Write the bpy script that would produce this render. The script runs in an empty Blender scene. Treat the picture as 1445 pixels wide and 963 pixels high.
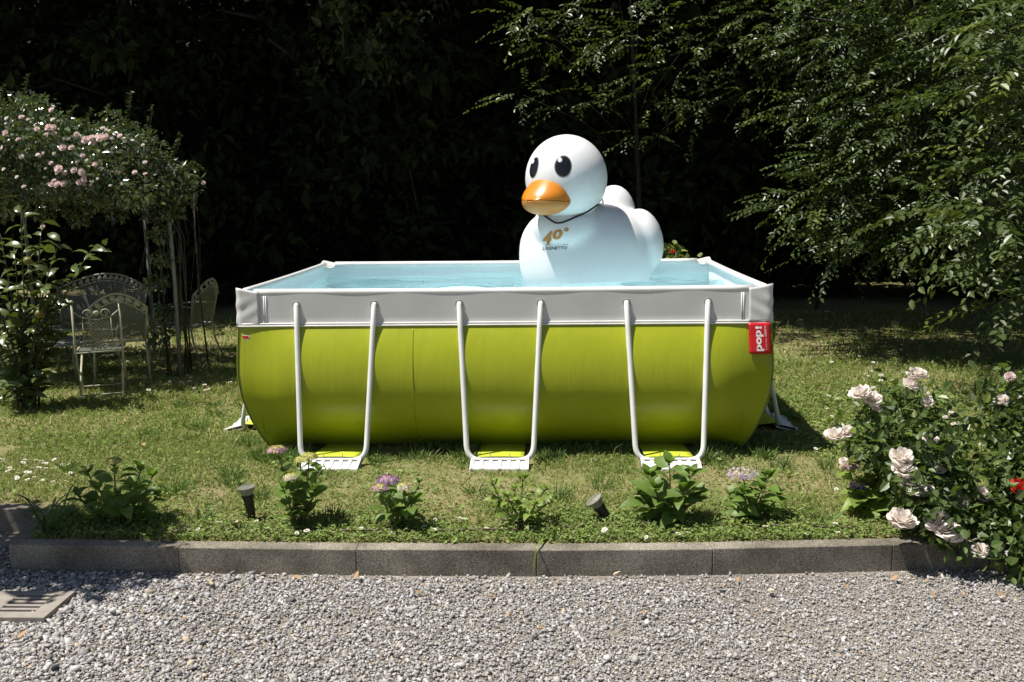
import bpy, bmesh, math, random
import numpy as np
from mathutils import Vector, Matrix, Quaternion
from mathutils.bvhtree import BVHTree

random.seed(7)
RNG = np.random.default_rng(11)
SC = bpy.context.scene
COL = SC.collection

# ------------------------------------------------------------------ camera
FPX, YAW, PITCH, ROLL, CAMH = 1300.0, 0.0425, 0.1622, 0.0130, 1.95
IW, IH = 1445.0, 963.0
_f = Vector((-math.sin(YAW) * math.cos(PITCH), math.cos(YAW) * math.cos(PITCH), -math.sin(PITCH)))
_r = Vector((math.cos(YAW), math.sin(YAW), 0)); _u = _r.cross(_f)
_r2 = _r * math.cos(ROLL) - _u * math.sin(ROLL); _u2 = _u * math.cos(ROLL) + _r * math.sin(ROLL)
cam_d = bpy.data.cameras.new('camera'); cam = bpy.data.objects.new('camera', cam_d); COL.objects.link(cam)
cam_d.sensor_fit = 'HORIZONTAL'; cam_d.sensor_width = 36; cam_d.lens = FPX / IW * 36
cam_d.clip_start = 0.05; cam_d.clip_end = 600
m3 = Matrix((_r2, _u2, -_f)).transposed()
cam.matrix_world = Matrix.Translation((0, 0, CAMH)) @ m3.to_4x4()
SC.camera = cam

def ray(px, py): return _f + _r2 * ((px - IW / 2) / FPX) + _u2 * ((IH / 2 - py) / FPX)
def g(px, py, z=0.0):
    d = ray(px, py); return Vector((0, 0, CAMH)) + d * ((z - CAMH) / d.z)
def at(px, py, y):
    d = ray(px, py); return Vector((0, 0, CAMH)) + d * (y / d.y)

# ------------------------------------------------------------------ world, sun, exposure
SUN = Vector((0.55, 0.13, -1.23)).normalized()
w = bpy.data.worlds.new('World'); SC.world = w; w.use_nodes = True
nt = w.node_tree; bg = nt.nodes['Background']
sky = nt.nodes.new('ShaderNodeTexSky'); sky.sky_type = 'NISHITA'; sky.sun_disc = False
sky.sun_elevation = math.asin(-SUN.z); sky.sun_rotation = math.atan2(-SUN.x, -SUN.y)
nt.links.new(sky.outputs[0], bg.inputs[0]); bg.inputs[1].default_value = 0.05
sl = bpy.data.lights.new('sun', 'SUN'); sl.energy = 5.0; sl.angle = math.radians(0.55); sl.color = (1.0, 0.955, 0.88)
so = bpy.data.objects.new('sun', sl); COL.objects.link(so); so.rotation_euler = SUN.to_track_quat('-Z', 'Y').to_euler(); so.location = (-8, -2, 20)
SC.view_settings.view_transform = 'Standard'; SC.view_settings.look = 'None'
SC.view_settings.exposure = 0.45; SC.view_settings.gamma = 1.0; SC.view_settings.use_curve_mapping = False

# ------------------------------------------------------------------ helpers
def tag(o, label=None, cat=None, group=None, kind=None):
    if label: o['label'] = label
    if cat: o['category'] = cat
    if group: o['group'] = group
    if kind: o['kind'] = kind
    return o
def empty(name, loc, rz=0.0):
    o = bpy.data.objects.new(name, None); o.empty_display_size = 0.1
    o.location = loc; o.rotation_euler = (0, 0, rz); COL.objects.link(o); return o
def link(name, me, mt=None, parent=None):
    o = bpy.data.objects.new(name, me); COL.objects.link(o)
    if mt is not None and len(me.materials) == 0: me.materials.append(mt)
    if parent is not None: o.parent = parent
    return o
def off(parent):
    v = Vector((0, 0, 0))
    while parent is not None: v += Vector(parent.location); parent = parent.parent
    return v

class MB:
    def __init__(s): s.v = []; s.f = []; s.m = []
    def add(s, vs, fs, mi=0):
        n = len(s.v); s.v += [tuple(v) for v in vs]
        for f in fs: s.f.append(tuple(i + n for i in f)); s.m.append(mi)
    def box(s, lo, hi, mi=0, M=None):
        x0, y0, z0 = lo; x1, y1, z1 = hi
        vs = [Vector(p) for p in ((x0,y0,z0),(x1,y0,z0),(x1,y1,z0),(x0,y1,z0),(x0,y0,z1),(x1,y0,z1),(x1,y1,z1),(x0,y1,z1))]
        if M: vs = [M @ v for v in vs]
        s.add(vs, [(0,3,2,1),(4,5,6,7),(0,1,5,4),(1,2,6,5),(2,3,7,6),(3,0,4,7)], mi)
    def tube(s, path, r, seg=8, closed=False, mi=0):
        P = [Vector(p) for p in path]; n = len(P)
        R = r if isinstance(r, (list, tuple)) else [r] * n
        T = []
        for i in range(n):
            if closed: t = P[(i + 1) % n] - P[i - 1]
            else: t = P[min(i + 1, n - 1)] - P[max(i - 1, 0)]
            T.append(t.normalized() if t.length > 1e-9 else Vector((0, 0, 1)))
        a = Vector((0, 0, 1)) if abs(T[0].z) < .9 else Vector((1, 0, 0))
        N = T[0].cross(a).normalized(); vs = []
        for i in range(n):
            N = (N - T[i] * N.dot(T[i]))
            N = N.normalized() if N.length > 1e-6 else T[i].orthogonal().normalized()
            B = T[i].cross(N)
            for k in range(seg):
                an = 2 * math.pi * k / seg
                vs.append(P[i] + (N * math.cos(an) + B * math.sin(an)) * R[i])
        fs = []
        for i in range(n if closed else n - 1):
            j = (i + 1) % n
            for k in range(seg):
                k2 = (k + 1) % seg
                fs.append((i * seg + k, i * seg + k2, j * seg + k2, j * seg + k))
        if not closed:
            fs.append(tuple(range(seg))[::-1]); fs.append(tuple((n - 1) * seg + k for k in range(seg)))
        s.add(vs, fs, mi)
    def ball(s, c, rad, nu=16, nv=10, M=None, mi=0):
        c = Vector(c); rx, ry, rz = rad if hasattr(rad, '__len__') else (rad,) * 3
        vs = [Vector((0, 0, rz))]
        for j in range(1, nv):
            th = math.pi * j / nv
            for i in range(nu):
                ph = 2 * math.pi * i / nu
                vs.append(Vector((rx * math.sin(th) * math.cos(ph), ry * math.sin(th) * math.sin(ph), rz * math.cos(th))))
        vs.append(Vector((0, 0, -rz)))
        if M: vs = [M @ v for v in vs]
        vs = [v + c for v in vs]; fs = []
        for i in range(nu): fs.append((0, 1 + i, 1 + (i + 1) % nu))
        for j in range(nv - 2):
            for i in range(nu):
                a = 1 + j * nu; b = a + nu; i2 = (i + 1) % nu
                fs.append((a + i, b + i, b + i2, a + i2))
        e = len(vs) - 1; a = 1 + (nv - 2) * nu
        for i in range(nu): fs.append((a + (i + 1) % nu, a + i, e))
        s.add(vs, fs, mi)
    def lathe(s, prof, c, seg=16, M=None, mi=0):
        c = Vector(c); vs = []
        for r, z in prof:
            for k in range(seg):
                an = 2 * math.pi * k / seg; v = Vector((r * math.cos(an), r * math.sin(an), z))
                vs.append((M @ v if M else v) + c)
        fs = []
        for j in range(len(prof) - 1):
            for k in range(seg):
                k2 = (k + 1) % seg
                fs.append((j * seg + k, j * seg + k2, (j + 1) * seg + k2, (j + 1) * seg + k))
        s.add(vs, fs, mi)
    def grid(s, fn, nu, nv, mi=0):
        vs = [fn(i / nu, j / nv) for j in range(nv + 1) for i in range(nu + 1)]
        fs = [(j * (nu + 1) + i, j * (nu + 1) + i + 1, (j + 1) * (nu + 1) + i + 1, (j + 1) * (nu + 1) + i) for j in range(nv) for i in range(nu)]
        s.add(vs, fs, mi)
    def mesh(s, name, origin=(0, 0, 0), smooth=True, mats=None):
        o = Vector(origin); me = bpy.data.meshes.new(name)
        me.from_pydata([(v[0] - o.x, v[1] - o.y, v[2] - o.z) for v in s.v], [], s.f)
        for mm in (mats or []): me.materials.append(mm)
        me.polygons.foreach_set('material_index', s.m)
        me.polygons.foreach_set('use_smooth', [smooth] * len(s.f)); me.update(); return me
    def build(s, name, mt, parent=None, smooth=True):
        mats = mt if isinstance(mt, list) else [mt]
        return link(name, s.mesh(name, off(parent), smooth, mats), None, parent)

def auto_smooth(o, ang=40):
    me = o.data; n = len(me.polygons)
    bm = bmesh.new(); bm.from_mesh(me)
    for e in bm.edges:
        if len(e.link_faces) == 2 and e.calc_face_angle(0) > math.radians(ang): e.smooth = False
    bm.to_mesh(me); bm.free()
def bevel(o, wd, seg=2):
    m = o.modifiers.new('bevel', 'BEVEL'); m.width = wd; m.segments = seg; m.limit_method = 'ANGLE'; return o

def np_mesh(name, V, F, col=None, smooth=False, origin=(0, 0, 0)):
    """V (n,3), F (m,k) -> mesh, optional per-vertex colour 'Col'"""
    me = bpy.data.meshes.new(name); V = np.asarray(V, np.float32) - np.asarray(origin, np.float32)
    F = np.asarray(F, np.int32); m, k = F.shape
    me.vertices.add(len(V)); me.vertices.foreach_set('co', V.ravel())
    me.loops.add(m * k); me.loops.foreach_set('vertex_index', F.ravel())
    me.polygons.add(m); me.polygons.foreach_set('loop_start', np.arange(0, m * k, k, dtype=np.int32))
    try: me.polygons.foreach_set('loop_total', np.full(m, k, np.int32))
    except Exception: pass
    me.polygons.foreach_set('use_smooth', np.full(m, smooth))
    if col is not None:
        a = me.color_attributes.new('Col', 'FLOAT_COLOR', 'POINT')
        c = np.ones((len(V), 4), np.float32); c[:, :3] = col; a.data.foreach_set('color', c.ravel())
    me.update(calc_edges=True); return me

def nrm(a): return a / np.maximum(np.linalg.norm(a, axis=-1, keepdims=True), 1e-9)
def leaves_vf(P, D, N, L, W, C, droop=.15, fold=.25, quad=False):
    """leaf blades: P base, D direction, N normal, L length, W width, C colour"""
    D = nrm(D); S = nrm(np.cross(D, N)); N = nrm(np.cross(S, D)); n = len(P)
    L = L[:, None]; W = W[:, None]
    if quad: st = ((0, 0), (.45, 1), (1, 0), (.45, -1))
    else: st = ((0, 0), (.32, 1), (.68, .8), (1, 0), (.68, -.8), (.32, -1))
    vs = []
    for t, sd in st:
        vs.append(P + D * (t * L) + S * (sd * .5 * W) + N * (abs(sd) * fold * .5 * W - droop * t * t * L))
    k = len(st); V = np.stack(vs, 1).reshape(-1, 3)
    b = (np.arange(n) * k)[:, None]
    if quad: F = b + np.array([[0, 1, 2, 3]])
    else: F = np.concatenate([b + np.array([[0, 1, 2, 3]]), b + np.array([[0, 3, 4, 5]])])
    return V, F, np.repeat(C, k, axis=0)
def merge(parts):
    V, F, C = [], [], []; n = 0
    for v, f, c in parts: V.append(v); F.append(f + n); C.append(c); n += len(v)
    return np.concatenate(V), np.concatenate(F), np.concatenate(C)
def vnoise(x, y, scale, seed=0):
    r = np.random.default_rng(seed).random((128, 128)); x = np.asarray(x) / scale + 50; y = np.asarray(y) / scale + 50
    xi = np.floor(x).astype(int); yi = np.floor(y).astype(int); fx = x - xi; fy = y - yi
    fx = fx * fx * (3 - 2 * fx); fy = fy * fy * (3 - 2 * fy)
    a = r[xi % 128, yi % 128]; b = r[(xi + 1) % 128, yi % 128]; c = r[xi % 128, (yi + 1) % 128]; d = r[(xi + 1) % 128, (yi + 1) % 128]
    return a * (1 - fx) * (1 - fy) + b * fx * (1 - fy) + c * (1 - fx) * fy + d * fx * fy

# ------------------------------------------------------------------ materials
def newmat(name):
    m = bpy.data.materials.new(name); m.use_nodes = True; n = m.node_tree
    return m, n, n.nodes['Principled BSDF'], n.nodes['Material Output']
def mat(name, col, rough=.5, var=.12, scale=6., bump=0., bscale=60., spec=.5, metal=0., coat=0., detail=4., bdist=.01, col2=None):
    m, n, p, out = newmat(name); L = n.links
    tc = n.nodes.new('ShaderNodeTexCoord'); nz = n.nodes.new('ShaderNodeTexNoise')
    nz.inputs['Scale'].default_value = scale; nz.inputs['Detail'].default_value = detail
    L.new(tc.outputs['Object'], nz.inputs['Vector'])
    cr = n.nodes.new('ShaderNodeValToRGB'); e = cr.color_ramp.elements
    a = [max(0, c * (1 - var)) for c in col]; b = [min(1, c * (1 + var)) for c in (col2 or col)]
    e[0].position = .3; e[1].position = .7; e[0].color = (*a, 1); e[1].color = (*b, 1)
    L.new(nz.outputs['Fac'], cr.inputs[0]); L.new(cr.outputs[0], p.inputs['Base Color'])
    p.inputs['Roughness'].default_value = rough; p.inputs['Metallic'].default_value = metal
    p.inputs['Specular IOR Level'].default_value = spec; p.inputs['Coat Weight'].default_value = coat
    if bump:
        b2 = n.nodes.new('ShaderNodeTexNoise'); b2.inputs['Scale'].default_value = bscale; b2.inputs['Detail'].default_value = 5
        L.new(tc.outputs['Object'], b2.inputs['Vector'])
        bp = n.nodes.new('ShaderNodeBump'); bp.inputs['Strength'].default_value = bump; bp.inputs['Distance'].default_value = bdist
        L.new(b2.outputs['Fac'], bp.inputs['Height']); L.new(bp.outputs[0], p.inputs['Normal'])
    return m
def leafmat(name, col=None, rough=.42, transl=.25, spec=.5, var=.25, tcol=(1.25, 1.35, .5)):
    """leaf: glossy cuticle plus light coming through; colour from 'Col' or one colour"""
    m, n, p, out = newmat(name); L = n.links
    if col is None:
        a = n.nodes.new('ShaderNodeAttribute'); a.attribute_name = 'Col'; src = a.outputs['Color']
    else:
        oi = n.nodes.new('ShaderNodeObjectInfo'); tc = n.nodes.new('ShaderNodeTexCoord'); nz = n.nodes.new('ShaderNodeTexNoise')
        nz.inputs['Scale'].default_value = 14; L.new(tc.outputs['Object'], nz.inputs['Vector'])
        md = n.nodes.new('ShaderNodeMath'); md.operation = 'ADD'; L.new(oi.outputs['Random'], md.inputs[0]); L.new(nz.outputs['Fac'], md.inputs[1])
        m2 = n.nodes.new('ShaderNodeMath'); m2.operation = 'MULTIPLY'; m2.inputs[1].default_value = .5; L.new(md.outputs[0], m2.inputs[0])
        cr = n.nodes.new('ShaderNodeValToRGB'); e = cr.color_ramp.elements
        e[0].position = .2; e[1].position = .8
        e[0].color = (*[c * (1 - var) for c in col], 1); e[1].color = (*[c * (1 + var) for c in col], 1)
        L.new(m2.outputs[0], cr.inputs[0]); src = cr.outputs[0]
    L.new(src, p.inputs['Base Color']); p.inputs['Roughness'].default_value = rough; p.inputs['Specular IOR Level'].default_value = spec
    if transl:
        mx = n.nodes.new('ShaderNodeMix'); mx.data_type = 'RGBA'; mx.blend_type = 'MULTIPLY'; mx.inputs[0].default_value = 1
        L.new(src, mx.inputs[6]); mx.inputs[7].default_value = (*tcol, 1)
        t = n.nodes.new('ShaderNodeBsdfTranslucent'); L.new(mx.outputs[2], t.inputs[0])
        ms = n.nodes.new('ShaderNodeMixShader'); ms.inputs[0].default_value = transl
        L.new(p.outputs[0], ms.inputs[1]); L.new(t.outputs[0], ms.inputs[2]); L.new(ms.outputs[0], out.inputs[0])
    return m

M = {}
M['white_vinyl'] = mat('white_vinyl', (.62, .62, .60), .42, .04, 5, .12, 25, bdist=.004)
M['white_paint'] = mat('white_paint', (.76, .76, .74), .3, .05, 9)
M['white_plastic'] = mat('white_plastic', (.74, .74, .72), .45, .08, 14)
M['green_vinyl'] = mat('green_vinyl', (.345, .385, .012), .36, .05, 3, .15, 9, bdist=.006)
def vinyl_wrinkles(m, st=.35, dist=.006):
    n = m.node_tree; L = n.links; p = n.nodes['Principled BSDF']; tc = n.nodes.new('ShaderNodeTexCoord'); mp = n.nodes.new('ShaderNodeMapping'); mp.inputs['Scale'].default_value = (16, 16, 1.1)
    nz = n.nodes.new('ShaderNodeTexNoise'); nz.inputs['Scale'].default_value = 1.0; nz.inputs['Detail'].default_value = 3; nz.inputs['Distortion'].default_value = .4
    L.new(tc.outputs['Object'], mp.inputs[0]); L.new(mp.outputs[0], nz.inputs['Vector']); bp = n.nodes.new('ShaderNodeBump'); bp.inputs['Strength'].default_value = st; bp.inputs['Distance'].default_value = dist
    L.new(nz.outputs['Fac'], bp.inputs['Height']); old = p.inputs['Normal'].links
    if old: L.new(old[0].from_socket, bp.inputs['Normal'])
    L.new(bp.outputs[0], p.inputs['Normal'])
vinyl_wrinkles(M['green_vinyl'], .4, .007); vinyl_wrinkles(M['white_vinyl'], .2, .004)
M['strap_green'] = mat('strap_green', (.50, .56, .035), .6, .06, 12, .2, 120)
M['liner_blue'] = mat('liner_blue', (.77, .855, .87), .5, .04, 3)
M['duck_white'] = mat('duck_white', (.80, .81, .81), .38, .02, 4, .05, 30, bdist=.003)
M['beak_orange'] = mat('beak_orange', (.66, .22, .018), .33, .12, 7)
M['beak_lower'] = mat('beak_lower', (.58, .24, .05), .36, .12, 7)
M['black_gloss'] = mat('black_gloss', (.010, .011, .016), .2, .05)
M['black_cord'] = mat('black_cord', (.012, .012, .012), .6, .1)
M['print_orange'] = mat('print_orange', (.50, .20, .03), .5, .1)
M['print_dark'] = mat('print_dark', (.05, .04, .035), .5, .1)
M['label_red'] = mat('label_red', (.55, .008, .012), .45, .08, 20)
M['print_white'] = mat('print_white', (.8, .78, .76), .5, .02)
M['kerb'] = None
M['black_plastic'] = mat('black_plastic', (.011, .011, .012), .45, .2, 30)
M['grey_glass'] = mat('grey_glass', (.20, .195, .17), .18, .2, 25, coat=.5)
M['pipe_brown'] = mat('pipe_brown', (.10, .055, .045), .55, .2, 12)
M['bark'] = mat('bark', (.030, .025, .019), .85, .35, 9, .6, 25, bdist=.02)
M['stem_green'] = mat('stem_green', (.07, .09, .025), .6, .25, 20)
M['stem_wood'] = mat('stem_wood', (.05, .04, .028), .75, .3, 20)
M['cream_iron'] = mat('cream_iron', (.40, .39, .28), .5, .12, 20)
M['old_iron'] = mat('old_iron', (.26, .265, .22), .55, .2, 15)
M['arbor_iron'] = mat('arbor_iron', (.20, .22, .20), .55, .2, 10)
M['slab'] = mat('slab', (.28, .25, .215), .9, .15, 12, .4, 120, bdist=.003)
M['painted_shade'] = mat('painted_shade', (.01, .01, .01), .9, .1)
M['dead_leaf'] = mat('dead_leaf', (.36, .225, .11), .7, .3, 10)
M['daisy_yellow'] = mat('daisy_yellow', (.6, .42, .03), .7, .1)
M['petal_white'] = leafmat('petal_white', (.78, .77, .74), .6, .25, .2, .05, (1, 1, 1))
M['rose_white'] = leafmat('rose_white', (.90, .84, .79), .6, .42, .05, .04, (1, .98, .95))
M['rose_pink'] = leafmat('rose_pink', (.86, .73, .71), .6, .4, .1, .08, (1, .96, .96))
M['rose_red'] = leafmat('rose_red', (.72, .06, .035), .6, .25, .15, .12, (1, .8, .8))
M['hyd_leaf'] = leafmat('hyd_leaf', (.14, .22, .042), .45, .32, .4, .35)
M['hyd_leaf_b'] = leafmat('hyd_leaf_b', (.19, .27, .05), .45, .32, .4, .3)
M['hyd_leaf_c'] = leafmat('hyd_leaf_c', (.085, .145, .05), .5, .25, .35, .3)
M['shrub_leaf'] = leafmat('shrub_leaf', (.085, .12, .03), .3, .25, .6, .3)
M['fruit_ochre'] = mat('fruit_ochre', (.17, .15, .025), .5, .3, 20)
M['col_leaf'] = leafmat('col_leaf', None, .38, .28, .45)
M['rose_leaf'] = leafmat('rose_leaf', None, .22, .2, 1.0)
M['col_matte'] = leafmat('col_matte', None, .6, .25, .25)
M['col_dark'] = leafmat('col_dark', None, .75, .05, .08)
M['col_grass'] = leafmat('col_grass', None, .55, .4, .25, tcol=(1.1, 1.15, .7))

def kerbmat():
    """exposed-aggregate concrete: speckled grit, broad stains, pitted grain"""
    m, n, p, out = newmat('kerb'); L = n.links; tc = n.nodes.new('ShaderNodeTexCoord')
    def tex(kind, sc, det=4):
        q_ = n.nodes.new(kind); q_.inputs['Scale'].default_value = sc
        if 'Detail' in q_.inputs and kind.endswith('Noise'): q_.inputs['Detail'].default_value = det
        L.new(tc.outputs['Object'], q_.inputs['Vector']); return q_
    st = tex('ShaderNodeTexNoise', 3.2, 7); gr = tex('ShaderNodeTexVoronoi', 170); fn = tex('ShaderNodeTexNoise', 140, 4)
    cr = n.nodes.new('ShaderNodeValToRGB'); e = cr.color_ramp.elements
    e[0].position = .34; e[0].color = (.15, .135, .11, 1); e[1].position = .66; e[1].color = (.33, .305, .26, 1); L.new(st.outputs['Fac'], cr.inputs[0])
    vr = n.nodes.new('ShaderNodeValToRGB'); e = vr.color_ramp.elements; e[0].position = .05; e[1].position = .95; e[0].color = (.42, .40, .36, 1); e[1].color = (1.45, 1.42, 1.36, 1); L.new(gr.outputs['Color'], vr.inputs[0])
    mx = n.nodes.new('ShaderNodeMix'); mx.data_type = 'RGBA'; mx.blend_type = 'MULTIPLY'; mx.inputs[0].default_value = .85; L.new(cr.outputs[0], mx.inputs[6]); L.new(vr.outputs[0], mx.inputs[7]); L.new(mx.outputs[2], p.inputs['Base Color'])
    p.inputs['Roughness'].default_value = .92; p.inputs['Specular IOR Level'].default_value = .2
    b1 = n.nodes.new('ShaderNodeBump'); b1.inputs['Strength'].default_value = .8; b1.inputs['Distance'].default_value = .004; L.new(fn.outputs['Fac'], b1.inputs['Height'])
    b2 = n.nodes.new('ShaderNodeBump'); b2.inputs['Strength'].default_value = .8; b2.inputs['Distance'].default_value = .004; L.new(gr.outputs['Color'], b2.inputs['Height']); L.new(b1.outputs[0], b2.inputs['Normal']); L.new(b2.outputs[0], p.inputs['Normal'])
    return m
M['kerb'] = kerbmat()
def groundmat(name, c0, c1, c2, s1=.8, s2=14.):
    m, n, p, out = newmat(name); L = n.links; tc = n.nodes.new('ShaderNodeTexCoord')
    a = n.nodes.new('ShaderNodeTexNoise'); a.inputs['Scale'].default_value = s1; a.inputs['Detail'].default_value = 5
    b = n.nodes.new('ShaderNodeTexNoise'); b.inputs['Scale'].default_value = s2; b.inputs['Detail'].default_value = 8
    for q in (a, b): L.new(tc.outputs['Object'], q.inputs['Vector'])
    r = n.nodes.new('ShaderNodeValToRGB'); e = r.color_ramp.elements; e[0].position = .38; e[1].position = .62; e[0].color = (*c0, 1); e[1].color = (*c1, 1)
    L.new(a.outputs['Fac'], r.inputs[0])
    mx = n.nodes.new('ShaderNodeMix'); mx.data_type = 'RGBA'
    r2 = n.nodes.new('ShaderNodeValToRGB'); e = r2.color_ramp.elements; e[0].position = .45; e[1].position = .75; L.new(b.outputs['Fac'], r2.inputs[0])
    L.new(r2.outputs[0], mx.inputs[0]); L.new(r.outputs[0], mx.inputs[6]); mx.inputs[7].default_value = (*c2, 1)
    L.new(mx.outputs[2], p.inputs['Base Color']); p.inputs['Roughness'].default_value = .95; p.inputs['Specular IOR Level'].default_value = .1
    c = n.nodes.new('ShaderNodeTexNoise'); c.inputs['Scale'].default_value = 70; c.inputs['Detail'].default_value = 6; L.new(tc.outputs['Object'], c.inputs['Vector'])
    bp = n.nodes.new('ShaderNodeBump'); bp.inputs['Strength'].default_value = .8; bp.inputs['Distance'].default_value = .015
    L.new(c.outputs['Fac'], bp.inputs['Height']); L.new(bp.outputs[0], p.inputs['Normal'])
    return m
M['lawn'] = groundmat('lawn', (.15, .165, .055), (.25, .20, .105), (.28, .255, .13), .7, 9)
M['gravel_bed'] = groundmat('gravel_bed', (.19, .165, .135), (.26, .225, .185), (.34, .32, .29), .8, 40)
def watermat():
    m, n, p, out = newmat('water'); L = n.links; n.nodes.remove(p)
    f = n.nodes.new('ShaderNodeFresnel'); f.inputs[0].default_value = 1.33
    t = n.nodes.new('ShaderNodeBsdfTransparent'); t.inputs[0].default_value = (.74, .885, .93, 1)
    gl = n.nodes.new('ShaderNodeBsdfGlossy'); gl.inputs['Roughness'].default_value = .015; gl.inputs[0].default_value = (1, 1, 1, 1)
    ms = n.nodes.new('ShaderNodeMixShader'); L.new(f.outputs[0], ms.inputs[0]); L.new(t.outputs[0], ms.inputs[1]); L.new(gl.outputs[0], ms.inputs[2])
    L.new(ms.outputs[0], out.inputs[0]); return m
M['water'] = watermat()
def meshmat():
    """expanded-metal sheet: fine open diamond mesh"""
    m, n, p, out = newmat('metal_mesh'); L = n.links; tc = n.nodes.new('ShaderNodeTexCoord')
    p.inputs['Base Color'].default_value = (.14, .15, .12, 1); p.inputs['Roughness'].default_value = .5
    ck = n.nodes.new('ShaderNodeTexVoronoi'); ck.inputs['Scale'].default_value = 120; ck.feature = 'DISTANCE_TO_EDGE'; L.new(tc.outputs['Object'], ck.inputs['Vector'])
    gt = n.nodes.new('ShaderNodeMath'); gt.operation = 'LESS_THAN'; gt.inputs[1].default_value = .16; L.new(ck.outputs[0], gt.inputs[0])
    t = n.nodes.new('ShaderNodeBsdfTransparent'); ms = n.nodes.new('ShaderNodeMixShader')
    L.new(gt.outputs[0], ms.inputs[0]); L.new(t.outputs[0], ms.inputs[1]); L.new(p.outputs[0], ms.inputs[2]); L.new(ms.outputs[0], out.inputs[0]); return m
M['metal_mesh'] = meshmat()

# ------------------------------------------------------------------ pool dimensions
XL, XR, YF, YB, RIM = -2.297, 1.581, 6.665, 9.309, 1.23
WATER_Z = 1.09
GZ = -0.15      # gravel level

# ------------------------------------------------------------------ setting: ground, lawn, kerb
KF = [g(12, 770), g(251, 773.5), g(502, 776.5), g(757, 777.5), g(1006, 775.5), g(1260, 770), g(1398, 767)]   # kerb front top edge
KR = [g(12, 770), g(52, 722)]                    # return at the left
KT = 0.10                                        # kerb thickness
me = bpy.data.meshes.new('ground'); me.from_pydata([(-150, -60, GZ), (150, -60, GZ), (150, 200, GZ), (-150, 200, GZ)], [], [(0, 1, 2, 3)])
tag(link('ground', me, M['gravel_bed']), kind='structure')
c0, c1 = KR[0], KR[1]
poly = [(c0.x + .06, c0.y + .06)] + [(p.x, p.y + .06) for p in KF[1:]] + [(KF[-1].x + .3, KF[-1].y - .02), (KF[-1].x + .9, KF[-1].y - .55), (80, KF[-1].y - .6), (80, 90), (-80, 90), (-80, c1.y + .05), (c1.x + .05, c1.y + .05)]
bm = bmesh.new(); vs = [bm.verts.new((x, y, 0)) for x, y in poly]
top = bm.faces.new(vs); r = bmesh.ops.extrude_face_region(bm, geom=[top]); bmesh.ops.translate(bm, verts=[v for v in r['geom'] if isinstance(v, bmesh.types.BMVert)], vec=(0, 0, GZ - .05))
bmesh.ops.recalc_face_normals(bm, faces=bm.faces); bmesh.ops.triangulate(bm, faces=bm.faces)
me = bpy.data.meshes.new('lawn'); bm.to_mesh(me); bm.free()
tag(link('lawn', me, M['lawn']), kind='structure')

kerb = empty('kerb', (KF[3].x, KF[3].y, GZ)); tag(kerb, 'rough grey aggregate concrete kerb between lawn and gravel', 'kerb')
def kerb_stone(a, b, side, z=0.0):
    a = Vector((a.x, a.y, 0)); b = Vector((b.x, b.y, 0)); d = (b - a).normalized(); n = Vector((-d.y, d.x, 0)) * side
    a = a + d * .0012; b = b - d * .0012; mb = MB()
    h0, h1 = GZ - .05, z + random.uniform(-.002, .002) + .004
    vs = [a, b, b + n * KT, a + n * KT]
    mb.add([(v.x, v.y, h0) for v in vs] + [(v.x, v.y, h1) for v in vs], [(0,3,2,1),(4,5,6,7),(0,1,5,4),(1,2,6,5),(2,3,7,6),(3,0,4,7)])
    return bevel(mb.build('kerb_stone', M['kerb'], kerb, smooth=False), .005, 2)
for i in range(len(KF) - 1): kerb_stone(KF[i], KF[i + 1], 1)
_d = (KR[1] - KR[0]); _d.z = 0; _d.normalize(); _kr0 = KR[0] + _d * (KT + .015)
kerb_stone(_kr0, KR[1], -1)
p2 = KF[-1] + Vector((.35, -.10, 0)); p3 = p2 + Vector((.50, -.5, 0))
kerb_stone(KF[-1], p2, 1); kerb_stone(p2, p3, 1)
q = [KR[1] + Vector((-.02, .03, 0)) - Vector((k * 1.0, -k * .02, 0)) for k in range(4)]
for i in range(3): kerb_stone(q[i + 1], q[i], 1)

FOOTX = [(at(a, 432, YF).x + at(b, 432, YF).x) / 2 for a, b in ((418, 528), (648, 763), (884, 999))]
def kerb_y(x):
    xs = [p.x for p in KF] + [p2.x, p3.x]; ys = [p.y for p in KF] + [p2.y, p3.y]
    return np.interp(x, xs, ys)
def lawn_ok(x, y):
    """True where grass may grow"""
    ok = y > kerb_y(x) + KT + .005
    left = x < c0.x + .12
    tt = np.clip((y - c0.y) / (c1.y - c0.y), 0, 1); edge = c0.x + (c1.x - c0.x) * tt + KT * 1.1
    ok &= ~((y < c1.y + .16) & (x < edge))
    for cx in FOOTX: ok &= ~((abs(x - cx) < .24) & (y > YF - .44) & (y < YF + .3))
    for cy in (YF + .86, YF + 1.85):
        ok &= ~((abs(y - cy) < .23) & ((x > XL - .42) & (x < XL + .3) | (x < XR + .42) & (x > XR - .3)))
    ok &= ~((x > XL + .27) & (x < XR - .27) & (y > YF + .22) & (y < YB - .2))
    return ok

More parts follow.
